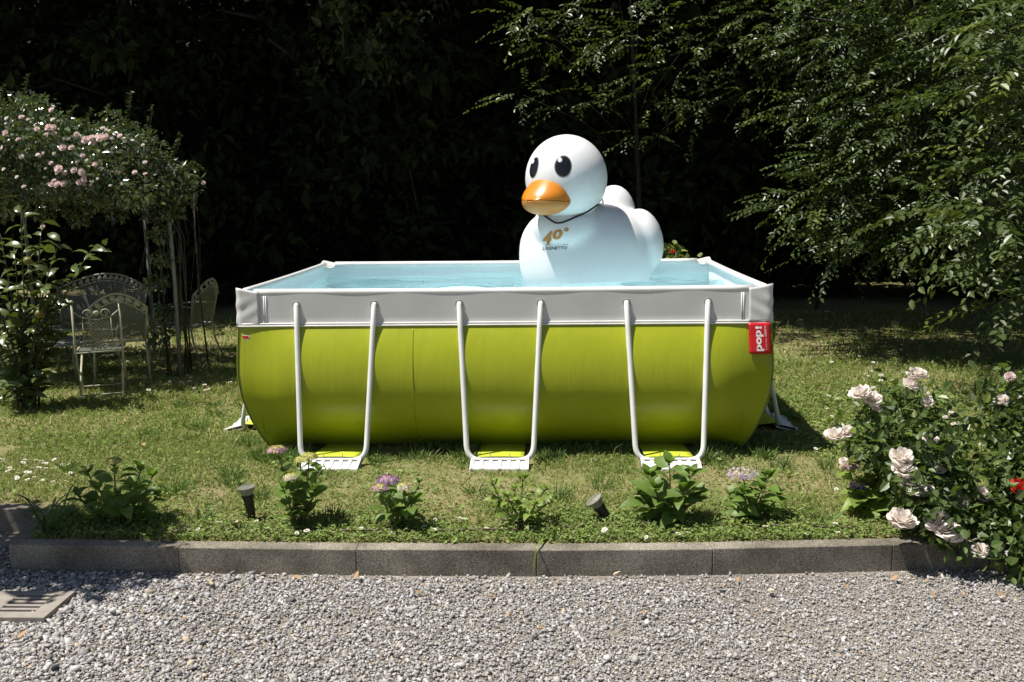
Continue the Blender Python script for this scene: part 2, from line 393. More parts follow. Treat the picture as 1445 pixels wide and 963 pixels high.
# gravel pebbles ----------------------------------------------------------------
def ico(sub):
    b = bmesh.new(); bmesh.ops.create_icosphere(b, subdivisions=sub, radius=1)
    V = np.array([v.co[:] for v in b.verts]); F = np.array([[v.index for v in f.verts] for f in b.faces]); b.free(); return V, F
def pebbles(name, n, sub, xr, yr, size, seed):
    rg = np.random.default_rng(seed)
    if sub == 0:
        V0 = np.array([[x, y, z] for x in (-1, 1) for y in (-1, 1) for z in (-1, 1)]) * .62; F0 = np.array([[0, 1, 3, 2], [4, 6, 7, 5], [0, 4, 5, 1], [2, 3, 7, 6], [0, 2, 6, 4], [1, 5, 7, 3]])
    else: V0, F0 = ico(sub)
    k = len(V0)
    tm = []
    for i in range(10):
        nn = np.array([Vector(v).length for v in V0]); d = 1 + .22 * rg.standard_normal(k)
        tm.append(V0 * np.clip(d, .65, 1.4)[:, None])
    tm = np.array(tm)
    x = rg.uniform(*xr, n); y = rg.uniform(*yr, n)
    ok = y < kerb_y(x) - .012
    ok |= (x < c0.x - .02) & (y < c1.y + .0)
    ok &= ~((x > DX0 - .01) & (x < DX1 + .01) & (y > DY0 - .01) & (y < DY1 + .01) & (rg.random(n) > .03))
    # soil shows through next to the kerb and in worn patches
    nearness = np.clip((kerb_y(x) - y) / .22, 0, 1); pn = vnoise(x, y, .35, 5)
    ok &= rg.random(n) < np.clip(.35 + .75 * nearness, 0, 1) * np.clip(1.45 - .9 * pn, .45, 1)
    x, y = x[ok], y[ok]; n = len(x)
    s = size * np.exp(rg.normal(0, .34, n)) * np.interp(x, [-3, -1.2, 1.5, 3], [1.35, 1.05, .82, .78]); sc = np.stack([s, s * rg.uniform(.6, .95, n), s * rg.uniform(.4, .7, n)], 1)
    T = tm[rg.integers(0, 10, n)] * sc[:, None, :]
    a = rg.uniform(0, 6.283, n); ca, sa = np.cos(a)[:, None], np.sin(a)[:, None]
    tl = rg.normal(0, .3, n)[:, None]; T2 = T.copy(); T2[..., 2] = T[..., 2] + T[..., 0] * tl
    X = T2[..., 0] * ca - T2[..., 1] * sa; Y = T2[..., 0] * sa + T2[..., 1] * ca
    z = GZ + s * .3 + rg.random(n) ** 2 * .012
    V = np.stack([X + x[:, None], Y + y[:, None], T2[..., 2] + z[:, None]], -1).reshape(-1, 3)
    F = (np.arange(n) * k)[:, None, None] + F0[None]; F = F.reshape(-1, F0.shape[1])
    v = np.clip(rg.normal(.37, .10, n), .13, .70); warm = rg.normal(0, .02, n)
    c = np.stack([v * (1.0 + warm + .02), v * .975, v * (.935 - warm * 1.4)], 1)
    br = rg.random(n) < .04; c[br] = np.stack([v[br] * .95, v[br] * .78, v[br] * .6], 1)
    return np_mesh(name, V, F, np.repeat(c, k, axis=0), True)
d0 = g(22, 838, GZ); d1 = g(98, 888, GZ)
DX1 = g(84, 862, GZ).x; DX0, DY1, DY0 = DX1 - .40, g(60, 842, GZ).y, g(45, 880, GZ).y
def stonemat():
    m, n, p, out = newmat('pebble'); a = n.nodes.new('ShaderNodeAttribute'); a.attribute_name = 'Col'
    n.links.new(a.outputs['Color'], p.inputs['Base Color']); p.inputs['Roughness'].default_value = .75; p.inputs['Specular IOR Level'].default_value = .3; return m
M['pebble'] = stonemat()
tag(link('gravel', pebbles('gravel', 98000, 0, (-3.4, 3.3), (3.35, 5.2), .0068, 3), M['pebble']), 'loose grey and white river gravel covering the yard', 'gravel', kind='stuff')
tag(link('gravel_stones', pebbles('gravel_stones', 12000, 1, (-3.4, 3.3), (3.35, 5.2), .0098, 4), M['pebble']), 'larger pale pebbles strewn among the fine gravel', 'gravel', kind='stuff')

# drain -----------------------------------------------------------------------------
dr = empty('drain_cover', ((DX0 + DX1) / 2, (DY0 + DY1) / 2, GZ)); tag(dr, 'square stone drain cover with five slots sunk in the gravel', 'drain')
mb = MB(); zt = GZ + .032; zb = GZ - .02; x0, x1 = DX0 + .12, DX1 - .085; n = 5; y0, y1 = DY0 + .065, DY1 - .05
mb.box((DX0, DY0, zb), (DX1, y0, zt)); mb.box((DX0, y1, zb), (DX1, DY1, zt)); mb.box((DX0, y0, zb), (x0, y1, zt)); mb.box((x1, y0, zb), (DX1, y1, zt))
pit = (y1 - y0) / (2 * n - 1)
for i in range(n - 1): mb.box((x0, y0 + pit * (2 * i + 1), zb), (x1, y0 + pit * (2 * i + 2), zt))
bevel(mb.build('slab', M['slab'], dr, smooth=False), .003)
mb = MB(); mb.box((x0, y0, GZ - .04), (x1, y1, GZ + .004)); mb.build('slot_shade', M['painted_shade'], dr, smooth=False)  # near-black fill painted in for the shade inside the slots

# grass ---------------------------------------------------------------------------------
def blades(n, xr, yr, hh, ww, seed, ydens=None):
    rg = np.random.default_rng(seed); x = rg.uniform(*xr, n); y = rg.uniform(*yr, n)
    ok = lawn_ok(x, y); pn = vnoise(x, y, .55, 8) * .6 + vnoise(x, y, .17, 9) * .4
    bare = np.exp(-(((x - .35) / .9) ** 2 + ((y - 5.95) / .35) ** 2)) + .6 * np.exp(-(((x + 1.0) / .6) ** 2 + ((y - 5.9) / .35) ** 2)) + .5 * np.exp(-(((x - 1.7) / .5) ** 2 + ((y - 6.2) / .3) ** 2))
    keep = np.clip(1.9 * pn + .0 - .95 * bare, .14, 1)
    ok &= rg.random(n) < keep; x, y, pn = x[ok], y[ok], pn[ok]; n = len(x)
    h = hh * np.exp(rg.normal(0, .4, n)) * (.55 + .9 * pn); wd = ww * rg.uniform(.6, 1.6, n)
    a = rg.uniform(0, 6.283, n); lean = rg.uniform(.3, 2.2, n)
    dx, dy = np.cos(a), np.sin(a); sx, sy = -dy, dx
    b = rg.uniform(0, 6.283, n); sx, sy = np.cos(b), np.sin(b)
    P = np.stack([x, y, np.zeros(n)], 1); S = np.stack([sx, sy, np.zeros(n)], 1) * wd[:, None] * .5
    m = P + np.stack([dx * lean * h * .35, dy * lean * h * .35, h * .62], 1)
    t = P + np.stack([dx * lean * h * .95, dy * lean * h * .95, h * (1.05 - .36 * lean)], 1)
    V = np.stack([P - S, P + S, m + S * .8, m - S * .8, t], 1).reshape(-1, 3)
    bb = (np.arange(n) * 5)[:, None]
    F = np.concatenate([bb + np.array([[0, 1, 2]]), bb + np.array([[0, 2, 3]]), bb + np.array([[3, 2, 4]])])
    v = rg.uniform(.75, 1.25, n)[:, None]; base = np.array([[.205, .275, .066]])
    c = base * v; dry = rg.random(n) < (.36 - .25 * pn)
    c[dry] = np.array([.46, .42, .23]) * rg.uniform(.7, 1.2, dry.sum())[:, None]
    return V, F, np.repeat(c, 5, axis=0)
V, F, C = merge([blades(130000, (-4.2, 4.2), (4.8, 7.2), .026, .0058, 21), blades(110000, (-6.5, 6.5), (6.9, 10.5), .036, .008, 22), blades(30000, (-9, 9), (10.0, 14.5), .055, .012, 23)])
tag(link('grass', np_mesh('grass', V, F, C), M['col_grass']), 'short patchy lawn grass with dry spots around the pool', 'grass', kind='stuff')
# tufts of longer grass
def tufts(nt, seed):
    rg = np.random.default_rng(seed); out = []
    for i in range(nt):
        cx, cy = rg.uniform(-3.5, 3.6), rg.uniform(5.0, 8.5)
        if rg.random() < .45: cx, cy = rg.uniform(-2.2, 1.6), YF + rg.uniform(-.25, .22)
        if not lawn_ok(np.array([cx]), np.array([cy]))[0]: continue
        n = rg.integers(25, 60); a = rg.uniform(0, 6.283, n); r = rg.random(n) * .07
        P = np.stack([cx + np.cos(a) * r, cy + np.sin(a) * r, np.zeros(n)], 1); h = rg.uniform(.05, .11, n)
        D = np.stack([np.cos(a) * .5, np.sin(a) * .5, np.ones(n)], 1) + rg.normal(0, .25, (n, 3)); N = np.stack([np.cos(a + 2), np.sin(a + 2), np.zeros(n)], 1) + .01
        c = np.array([[.18, .26, .085]]) * rg.uniform(.7, 1.4, n)[:, None]
        out.append(leaves_vf(P, D, N, h, np.full(n, .006), c, .3, 0))
    return merge(out)
V, F, C = tufts(150, 31); tag(link('grass_tufts', np_mesh('grass_tufts', V, F, C), M['col_grass']), 'longer tufts of grass at the pool foot and lawn', 'grass', kind='stuff')
# low leafy weeds (clover, creeping plants) along the kerb and in patches
def weeds(n, xr, yr, s, seed, mask):
    rg = np.random.default_rng(seed); x = rg.uniform(*xr, n); y = rg.uniform(*yr, n); ok = lawn_ok(x, y) & (rg.random(n) < mask(x, y)); x, y = x[ok], y[ok]; n = len(x)
    a = rg.uniform(0, 6.283, n); P = np.stack([x, y, rg.uniform(.008, .045, n)], 1)
    D = np.stack([np.cos(a), np.sin(a), rg.normal(.15, .35, n)], 1); N = np.stack([rg.normal(0, .45, n), rg.normal(0, .45, n), np.ones(n)], 1)
    L = s * np.exp(rg.normal(0, .3, n)); c = np.array([[.19, .26, .07]]) * rg.uniform(.65, 1.35, n)[:, None]
    return leaves_vf(P, D, N, L, L * .62, c, .2, .25)
V, F, C = merge([weeds(46000, (-3.2, 3.4), (4.8, 5.75), .0185, 41, lambda x, y: np.clip(1.25 - (y - kerb_y(x)) / .62 + (vnoise(x, y, .22, 3) - .5) * 1.2, 0, 1)),
                 weeds(44000, (-5.5, 5), (5.3, 10.5), .022, 42, lambda x, y: np.clip((vnoise(x, y, .5, 6) - .38) * 2.2, 0, 1)),
                 weeds(9000, (1.9, 4.5), (5.4, 8.6), .032, 43, lambda x, y: np.clip((vnoise(x, y, .6, 16) - .2) * 2, 0, 1))])
tag(link('ground_cover', np_mesh('ground_cover', V, F, C), M['col_matte']), 'low clover and creeping weeds growing along the kerb', 'weeds', kind='stuff')

# daisies
def daisy_mesh():
    mb = MB(); 
    for i in range(9):
        a = 6.283 * i / 9; c, s = math.cos(a), math.sin(a); t = .0035
        mb.add([(c * .003 - s * 0, s * .003, .030), (c * .009 - s * t, s * .009 + c * t, .032), (c * .013, s * .013, .0315), (c * .009 + s * t, s * .009 - c * t, .032)], [(0, 1, 2, 3)])
    mb.ball((0, 0, .032), (.0042, .0042, .002), 6, 4, mi=1)
    mb.tube([(0, 0, 0), (.001, 0, .016), (0, 0, .030)], .0008, 4, mi=2)
    return mb.mesh('daisy', mats=[M['petal_white'], M['daisy_yellow'], M['stem_green']])
dm = daisy_mesh(); rg = random.Random(5)
def daisies(n, fx, fy, label, group, sc=1.0, g2=None):
    for i in range(n):
        p = g(rg.uniform(*fx), rg.uniform(*fy))
        if not lawn_ok(np.array([p.x]), np.array([p.y]))[0]: continue
        o = link('daisy', dm); o.location = (p.x, p.y, 0); o.scale = (sc * rg.uniform(1.05, 1.6),) * 3
        o.rotation_euler = (rg.uniform(-.45, .2), rg.uniform(-.4, .4), rg.uniform(0, 6)); tag(o, label, 'daisy', group)
daisies(34, (280, 1200), (735, 764), 'small white daisy in the weeds along the kerb', 'daisies along the kerb')
daisies(60, (1160, 1430), (505, 590), 'small white daisy on the lawn behind the rose bushes', 'daisies behind the rose bushes', 1.15)
daisies(44, (90, 330), (478, 560), 'small white daisy in the shaded grass around the garden chairs', 'daisies around the garden chairs', 1.2)
daisies(30, (0, 100), (655, 690), 'small white daisy in the dense patch beyond the kerb corner', 'daisies beyond the kerb corner')
daisies(16, (1110, 1200), (475, 740), 'small white daisy on the lawn beside the pool', 'daisies beside the pool')

# ------------------------------------------------------------------ POOL
pool = empty('above_ground_pool', ((XL + XR) / 2, (YF + YB) / 2, 0)); tag(pool, 'rectangular above-ground pool with lime green sides and white rim', 'pool')
ZP = [1.215, 1.12, 1.0, .88, .76, .65, .54, .44, .34, .25, .17, .10, .05, .012]
BULGE_Z = [0, .02, .08, .17, .25, .34, .44, .54, .65, .76, .88, 1.0, 1.12, 1.23]
BULGE_V = [-.25, -.21, -.125, -.035, .030, .078, .112, .125, .118, .096, .060, .020, .006, 0]
INSET_Z = [0, .05, .18, .3, .45, .62, .8, 1.23]
INSET_V = [.14, .105, .05, .010, -.026, -.040, -.032, 0]
def bulge(z):
    if z >= 1.0: return .006 * (1.23 - z) / .23
    if z >= .56: return .006 + .128 * (1 - ((z - .56) / .44) ** 2)
    return .134 - .384 * ((.56 - z) / .56) ** 2.3
def inset(z): return float(np.mean([np.interp(z + d, INSET_Z, INSET_V) for d in np.linspace(-.06, .06, 7)]))
def loop(z, extra=0.0, rad=.05):
    """plan outline of the pool at height z (counter-clockwise from the front left)"""
    pts = []; b = bulge(z); ins = inset(z)
    cs = [(XL, YF), (XR, YF), (XR, YB), (XL, YB)]; dirs = [(1, 0), (0, 1), (-1, 0), (0, -1)]; outs = [(0, -1), (1, 0), (0, 1), (-1, 0)]
    for s in range(4):
        a = Vector(cs[s]); e = Vector(cs[(s + 1) % 4]); d = Vector(dirs[s]); o = Vector(outs[s]); Ls = (e - a).length
        N = 40 if s % 2 == 0 else 28
        for i in range(N + 1):
            t = i / N; t = .5 - .5 * math.cos(math.pi * t) if True else t
            u = min(t, 1 - t) * Ls; k = min(u / .42, 1); k = k * k * (3 - 2 * k)
            wob = .003 * math.sin(t * Ls * 9 + s) * math.sin(3.1 * z)
            outv = -ins * (1 - k) + b * k + extra + wob
            lo = rad if i in (0, N) else 0
            base = a + d * (t * Ls)
            # keep ends tucked in so that neighbouring sides meet in a rounded corner
            tuck = ins * (1 - k)
            if t < .5: base += d * tuck
            else: base -= d * tuck
            if u < rad:
                q = 1 - u / rad; outv -= rad * .29 * q * q
            pts.append((base + o * outv))
    return pts
def shell(zs, extra, name, m, parent, smooth=True):
    mb = MB(); Ls = [loop(z, extra) for z in zs]; n = len(Ls[0]); vs = [(p.x, p.y, z) for L, z in zip(Ls, zs) for p in L]
    fs = [(j * n + i, (j + 1) * n + i, (j + 1) * n + (i + 1) % n, j * n + (i + 1) % n) for j in range(len(zs) - 1) for i in range(n)]
    mb.add(vs, fs); return mb.build(name, m, parent, smooth)
zs = list(np.linspace(1.005, .012, 26))
shell(zs, 0, 'wall', M['green_vinyl'], pool)
band = shell(list(np.linspace(1.222, .99, 9)), .004, 'top_band', M['white_vinyl'], pool)
hem = MB()
for z in (1.0, .984): hem.tube([(p.x, p.y, z) for p in loop(z, .009)], .0065, 6, closed=True)
hem.build('hem', M['white_paint'], pool)
# inner liner
lin = MB(); zi = list(np.linspace(1.21, .03, 14)); Ls = [loop(z, -.012) for z in zi]; n = len(Ls[0])
lin.add([(p.x, p.y, z) for L, z in zip(Ls, zi) for p in L], [(j * n + (i + 1) % n, (j + 1) * n + (i + 1) % n, (j + 1) * n + i, j * n + i) for j in range(len(zi) - 1) for i in range(n)])
lin.add([(p.x, p.y, .03) for p in Ls[-1]], [tuple(range(n))]); lin.build('liner', M['liner_blue'], pool)
# rim tubes (each side its own tube, short of the corners)
RT = .0265
def rim(a, b):
    mb = MB(); N = 24; mb.tube([Vector(a).lerp(Vector(b), i / N) + Vector((0, 0, -.006 * math.sin(math.pi * i / N))) for i in range(N + 1)], RT, 12); return mb.build('rim', M['white_paint'], pool)
e = .115; i_ = .020; rim((XL + e, YF + i_, RIM), (XR - e, YF + i_, RIM)); rim((XR - i_, YF + e * .8, RIM), (XR - i_, YB - e * .8, RIM)); rim((XR - e, YB - i_, RIM), (XL + e, YB - i_, RIM)); rim((XL + i_, YB - e * .8, RIM), (XL + i_, YF + e * .8, RIM))
# folded corner flaps
def flap(cx, cy, sx, sy, seed):
    rg = random.Random(seed); mb = MB(); Lf = .155; N = 16
    def edge(t):       # path round the corner: along the front/back side, then the other side
        if t < .5: u = 1 - t / .5; return Vector((cx - sx * Lf * u, cy, 0)), Vector((0, sy, 0)), u
        u = (t - .5) / .5; return Vector((cx, cy - sy * Lf * u, 0)), Vector((sx, 0, 0)), u
    ph = rg.uniform(0, 6)
    def fn(a, b):
        p, o, u = edge(a); k = 1 - u
        if abs(a - .5) < .04: o = Vector((sx, sy, 0)).normalized()
        top = RIM + .008 + .030 * k ** 1.5
        z = top + (.992 - top) * b
        wr = .0045 * math.sin(4.5 * b * 3.14 + 6 * u + ph) * math.exp(-((b - .55) / .3) ** 2) * (.4 + .6 * k)
        outw = .011 - inset(z) + .006 * (1 - b) * k + wr
        return p + o * outw + Vector((0, 0, z))
    mb.grid(fn, N, 14)
    # inner folded sheet: from the raised top edge down to the rim ends
    A = Vector((cx - sx * Lf * .85, cy - sy * .015, RIM + .004)); B = Vector((cx - sx * .015, cy - sy * Lf * .85, RIM + .004))
    def fn2(a, b):
        q = fn(a, 0); c = A.lerp(B, a) + Vector((0, 0, -.035 * math.sin(math.pi * a)))
        return q.lerp(c, b) + Vector((0, 0, -.05 * math.sin(math.pi * b) * math.sin(math.pi * a)))
    mb.grid(fn2, N, 6)
    o = mb.build('corner_flap', M['white_vinyl'], pool); s = o.modifiers.new('solid', 'SOLIDIFY'); s.thickness = .003
for i, (cx, cy, sx, sy) in enumerate(((XL, YF, -1, -1), (XR, YF, 1, -1), (XR, YB, 1, 1), (XL, YB, -1, 1))): flap(cx, cy, sx, sy, i + 3)
# vertical band seams
for x in (XL + .19, XL + .204, XR - .204, XR - .19):
    sm = MB(); sm.tube([(x, YF - .006, 1.205), (x, YF - .010, 1.1), (x, YF - .014 - bulge(1.0), 1.0)], .004, 6); sm.build('band_seam', M['white_paint'], pool)
def wall_y(x, z):
    u = min(x - XL, XR - x); k = max(0, min(u / .42, 1)); k = k * k * (3 - 2 * k)
    return YF - (-inset(z) * (1 - k) + bulge(z) * k)
for px in (585, 364, 1050):
    p = at(px, 500, YF); s2 = MB(); s2.tube([(p.x, wall_y(p.x, z) - .0008, z) for z in np.linspace(.98, .1, 24)], .0028, 5); s2.build('wall_seam', M['green_vinyl'], pool)
# water
wt = MB(); wrg = random.Random(4); waves = [(1.571 + wrg.gauss(0, .55), wrg.uniform(3.5, 15), wrg.uniform(0, 6.283)) for _ in range(20)]
duck_c = at(835, 380, 8.86)
def wave(x, y):
    h = 0
    for a, k, ph in waves: h += .060 * (.45 + .9 * math.sin(1.3 * x + 2.1 * y + ph) ** 2) / k * math.sin(k * (x * math.cos(a) * .7 + y * math.sin(a) * 1.3) + ph + .8 * math.sin(1.7 * x + ph))
    d = math.hypot((x - duck_c.x), (y - duck_c.y)); h += .004 * math.sin(26 * d) * math.exp(-((d - .75) / .45) ** 2)
    return h
x0, x1, y0, y1 = XL + .012, XR - .012, YF + .012, YB - .012
wt.grid(lambda a, b: (x0 + (x1 - x0) * a, y0 + (y1 - y0) * b, WATER_Z + wave(x0 + (x1 - x0) * a, y0 + (y1 - y0) * b)), 180, 130)
wob = wt.build('water', M['water'], pool); wob['label'] = 'clear pale blue rippled water'

# U-shaped leg frames ----------------------------------------------------------
def u_frame(base_c, along, outw, width_top, width_bot, rel_top=0.0, splay=.28):
    """base_c: rim point above the middle of the frame; along: unit vector along the side; outw: outward"""
    B = Vector(base_c); A = Vector(along); O = Vector(outw); zt = 1.135; mb = MB(); R = .0195
    tl = B - A * (width_top / 2) + O * .012 + Vector((0, 0, zt)); tr = B + A * (width_top / 2) + O * .012 + Vector((0, 0, zt))
    bl = B - A * (width_bot / 2) + O * splay + Vector((0, 0, .035)); br = B + A * (width_bot / 2) + O * splay + Vector((0, 0, .035))
    def fil(p, c, q, r=.11, n=8):
        a = c + (p - c).normalized() * r; b = c + (q - c).normalized() * r
        return [(a * (1 - t) + c * t) * (1 - t) + (c * (1 - t) + b * t) * t for t in [i / n for i in range(n + 1)]]
    stem = lambda p, q: [p.lerp(q, i / 6) for i in range(6)]
    path = [tl - O * .016 + Vector((0, 0, .010))] + stem(tl, bl)[:6] + fil(tl, bl, br) + fil(bl, br, tr) + stem(tr, br)[:6][::-1] + [tr - O * .016 + Vector((0, 0, .010))]
    mb.tube(path, R, 12)
    fr = mb.build('leg_frame', M['white_paint'], pool)
    for p in (tl, tr):
        gm = MB(); c = p - O * .004 + Vector((0, 0, .004)); a1 = A; a2 = Vector((0, 0, 1))
        gm.tube([c + (a1 * math.cos(t) + a2 * math.sin(t)) * .026 for t in [i * 6.283 / 16 for i in range(16)]], .004, 6, closed=True)
        gm.build('grommet', M['old_iron'], pool)
    # foot plate: ribbed plastic skid, sloping down outward
    ft = MB(); W2 = width_bot * .44; c = B + O * (splay + .01)
    def P(a, o, z): return c + A * a + O * o + Vector((0, 0, z))
    def slab(a0, a1, o0, o1, z0, z1, th):
        ft.add([P(a0, o0, z0 - th), P(a1, o0, z0 - th), P(a1, o1, z1 - th), P(a0, o1, z1 - th), P(a0, o0, z0), P(a1, o0, z0), P(a1, o1, z1), P(a0, o1, z1)],
               [(0,3,2,1),(4,5,6,7),(0,1,5,4),(1,2,6,5),(2,3,7,6),(3,0,4,7)])
    slab(-W2, W2, -.03, .13, .046, .016, .022)
    nr = 7
    for i in range(nr):
        a = -W2 + (2 * W2 - .028) * i / (nr - 1); slab(a, a + .028, -.01, .125 + .01 * (i % 2), .054, .022, .018)
    for i in (-1, 1): slab(W2 * i - .016 * (i > 0), W2 * i + .016 * (i < 0), -.03, .15, .066, .022, .03)
    slab(-W2, W2, .005, .022, .060, .056, .01)
    for i in range(len(ft.v)): pass
    fo = ft.build('foot_plate', M['white_plastic'], pool, smooth=False); bevel(fo, .003, 1)
    # webbing strap running from the foot back under the pool
    st = MB(); Wt = width_bot * .36
    def sf(a, b): 
        o = splay - .012 - b * (splay + .42); z = .060 - .045 * min(1, b * 1.6) + .004 * math.sin(a * 3.1)
        return B + A * ((a - .5) * 2 * Wt) + O * o + Vector((0, 0, z))
    st.grid(sf, 8, 14); so_ = st.build('strap', M['strap_green'], pool); s = so_.modifiers.new('solid', 'SOLIDIFY'); s.thickness = .004
    pn = MB()
    for a in (-.33 * W2, .33 * W2):
        pn.tube([P(a, .0, .03), P(a, -.01, .088)], .004, 5)
    pn.build('lock_pin', M['old_iron'], pool)
front_px = [(418, 528), (648, 763), (884, 999)]
for a, b in front_px:
    pa, pb = at(a, 432, YF - .012), at(b, 432, YF - .012); u_frame(((pa.x + pb.x) / 2, YF, 0), (1, 0, 0), (0, -1, 0), pb.x - pa.x, .475)
    u_frame(((pa.x + pb.x) / 2, YB, 0), (-1, 0, 0), (0, 1, 0), pb.x - pa.x, .475)
for y in (YF + .86, YF + 1.85):
    u_frame((XL, y, 0), (0, -1, 0), (-1, 0, 0), .56, .44, splay=.26); u_frame((XR, y, 0), (0, 1, 0), (1, 0, 0), .56, .44, splay=.26)

# text helper: returns flat triangles of a text as (verts2d, faces)
def text2d(body, size=1.0, shear=0.0, offset=0.0, space=1.0, fine=False):
    cu = bpy.data.curves.new('t', 'FONT'); cu.body = body; cu.size = size; cu.shear = shear; cu.offset = offset; cu.space_character = space; cu.align_x = 'LEFT'; cu.resolution_u = 4
    o = bpy.data.objects.new('t', cu); COL.objects.link(o)
    dg = bpy.context.evaluated_depsgraph_get(); me = o.evaluated_get(dg).to_mesh()
    vs = [(v.co.x, v.co.y) for v in me.vertices]; fs = [tuple(p.vertices) for p in me.polygons]
    if fine:
        bt = bmesh.new(); bt.from_mesh(me); bmesh.ops.triangulate(bt, faces=bt.faces)
        for _ in range(3): bmesh.ops.subdivide_edges(bt, edges=[e for e in bt.edges if e.calc_length() > .16], cuts=1); bmesh.ops.triangulate(bt, faces=bt.faces)
        bt.verts.index_update(); vs = [(v.co.x, v.co.y) for v in bt.verts]; fs = [tuple(v.index for v in f.verts) for f in bt.faces]; bt.free()
    o.evaluated_get(dg).to_mesh_clear(); bpy.data.objects.remove(o); bpy.data.curves.remove(cu)
    return vs, fs
def fit(vs, x0, y0, wd, ht):
    X = [v[0] for v in vs]; Y = [v[1] for v in vs]; a, b, c, d = min(X), max(X), min(Y), max(Y)
    return [(x0 + (x - a) / (b - a) * wd, y0 + (y - c) / (d - c) * ht) for x, y in vs]
# red tag hanging from the hem at the right corner
LX0, LX1, LZ0, LZ1 = XR - .160, XR - .004, .765, .988
def tag_pt(a, b, lift=0.0):       # a across 0..1, b up 0..1
    x = LX0 + (LX1 - LX0) * a + .010 * (1 - b); z = LZ0 + (LZ1 - LZ0) * b
    y = YF - .022 + inset(z) - .012 * math.sin(3.1 * a) * (1 - b) - .012 * (1 - b) - lift
    return Vector((x, y, z))
tg = MB(); tg.grid(lambda a, b: tag_pt(a, b), 8, 10); to = tg.build('brand_tag', M['label_red'], pool); to['label'] = 'red hanging brand tag with white lettering'
s = to.modifiers.new('solid', 'SOLIDIFY'); s.thickness = .003; s.offset = -1 if False else 1
def tag_text(body, a0, b0, wid, hgt, off_, m, name='lettering'):
    """text rotated a quarter turn, reading upward: text x -> up the tag, text y -> to the left"""
    vs, fs = text2d(body, offset=off_); v2 = fit(vs, 0, 0, wid, hgt); mb = MB()
    mb.add([tag_pt(a0 - y, b0 + x, .0045) for x, y in v2], fs); return mb.build(name, m, to)
tag_text('pop', .66, .10, .66, .34, .035, M['print_white']); tag_text('!', .60, .80, .09, .30, .03, M['print_white'])
tag_text('LAGHETTO', .80, .56, .34, .085, .02, M['print_white']); tag_text('P I S C I N E', .80, .14, .36, .06, 0, M['print_white'])
# white care labels
def care(fn, w_, h_):
    mb = MB(); mb.grid(lambda a, b: fn(a, b, 0), 4, 4); o = mb.build('care_label', M['print_white'], pool)
    rd = MB(); rd.grid(lambda a, b: fn(.08 + .84 * a, .68 + .24 * b, .0015), 3, 1); rd.build('red_stripe', M['label_red'], o)
    ln = MB()
    for i in range(3): ln.grid(lambda a, b: fn(.1 + (.75 - .12 * i) * a, .12 + .17 * i + .05 * b, .0015), 3, 1)
    ln.build('small_print', M['old_iron'], o)
care(lambda a, b, l: Vector((XL + .012 + .062 * a, YF - .006 + inset(.88) + .012 * (1 - a) ** 2 - l, .835 + .085 * b)), .06, .08)
care(lambda a, b, l: Vector((XR + .010 - inset(.88) + .02 + l, YF + .05 + .16 * a, .84 + .085 * b)), .06, .08)

# ------------------------------------------------------------------ DUCK
DY = 8.86
duck = empty('duck', (duck_c.x, DY, WATER_Z - .25)); tag(duck, 'giant white rubber duck with orange beak floating in the pool', 'rubber duck')
SPX = 1300 / DY * 1.0
def dp(px, py, dy=0.0): return at(px, py, DY + dy)
hc = dp(799, 252, -.34); bc = dp(829, 352, .0)
def blob(name, balls, voxel, m, parent, smooth_it=12):
    mb = MB()
    for c, r, Mx in balls: mb.ball(c, r, 32, 20, Mx)
    o = mb.build(name, m, parent)
    rm = o.modifiers.new('remesh', 'REMESH'); rm.mode = 'VOXEL'; rm.voxel_size = voxel; rm.use_smooth_shade = True
    sm_ = o.modifiers.new('smooth', 'SMOOTH'); sm_.factor = .5; sm_.iterations = smooth_it
    return o
RZ = lambda a: Matrix.Rotation(a, 3, 'Z'); RY = lambda a: Matrix.Rotation(a, 3, 'Y'); RX = lambda a: Matrix.Rotation(a, 3, 'X')
def egg(c, r, ex):
    mb = MB(); mb.ball((0, 0, 0), 1.0, 40, 26); out = []
    pw = lambda v, e_: math.copysign(abs(v) ** e_, v)
    for v in mb.v:
        rr = math.hypot(v[0], v[1]); q = pw(rr, ex) / rr if rr > 1e-6 else 0
        out.append(Vector(c) + Vector((v[0] * q * r[0], v[1] * q * r[1], pw(v[2], ex) * r[2])))
    mb.v = [tuple(v) for v in out]; return mb
mbody = egg(bc + Vector((-.012, -.02, -.06)), (.645, .52, .50), .82)
for c_, r_, m_ in ((dp(803, 322, -.22), (.35, .36, .26), None), (dp(868, 300, .20), (.20, .18, .27), RY(-.12)), (dp(908, 338, -.02), (.185, .26, .30), RY(-.24))): mbody.ball(c_, r_, 32, 20, m_)   # neck, tail, wing
body = mbody.build('body', M['duck_white'], duck)
rm = body.modifiers.new('remesh', 'REMESH'); rm.mode = 'VOXEL'; rm.voxel_size = .02; rm.use_smooth_shade = True
sm_ = body.modifiers.new('smooth', 'SMOOTH'); sm_.factor = .5; sm_.iterations = 22
head = blob('head', [(hc, (.374, .374, .392), None)], .02, M['duck_white'], duck, 4)
bpy.context.view_layer.update(); dg = bpy.context.evaluated_depsgraph_get()
def bvh(o):
    ev = o.evaluated_get(dg); me = ev.to_mesh(); mw = o.matrix_world
    t = BVHTree.FromPolygons([mw @ v.co for v in me.vertices], [tuple(p.vertices) for p in me.polygons]); ev.to_mesh_clear(); return t
bvb, bvhd = bvh(body), bvh(head)
camp = Vector((0, 0, CAMH))
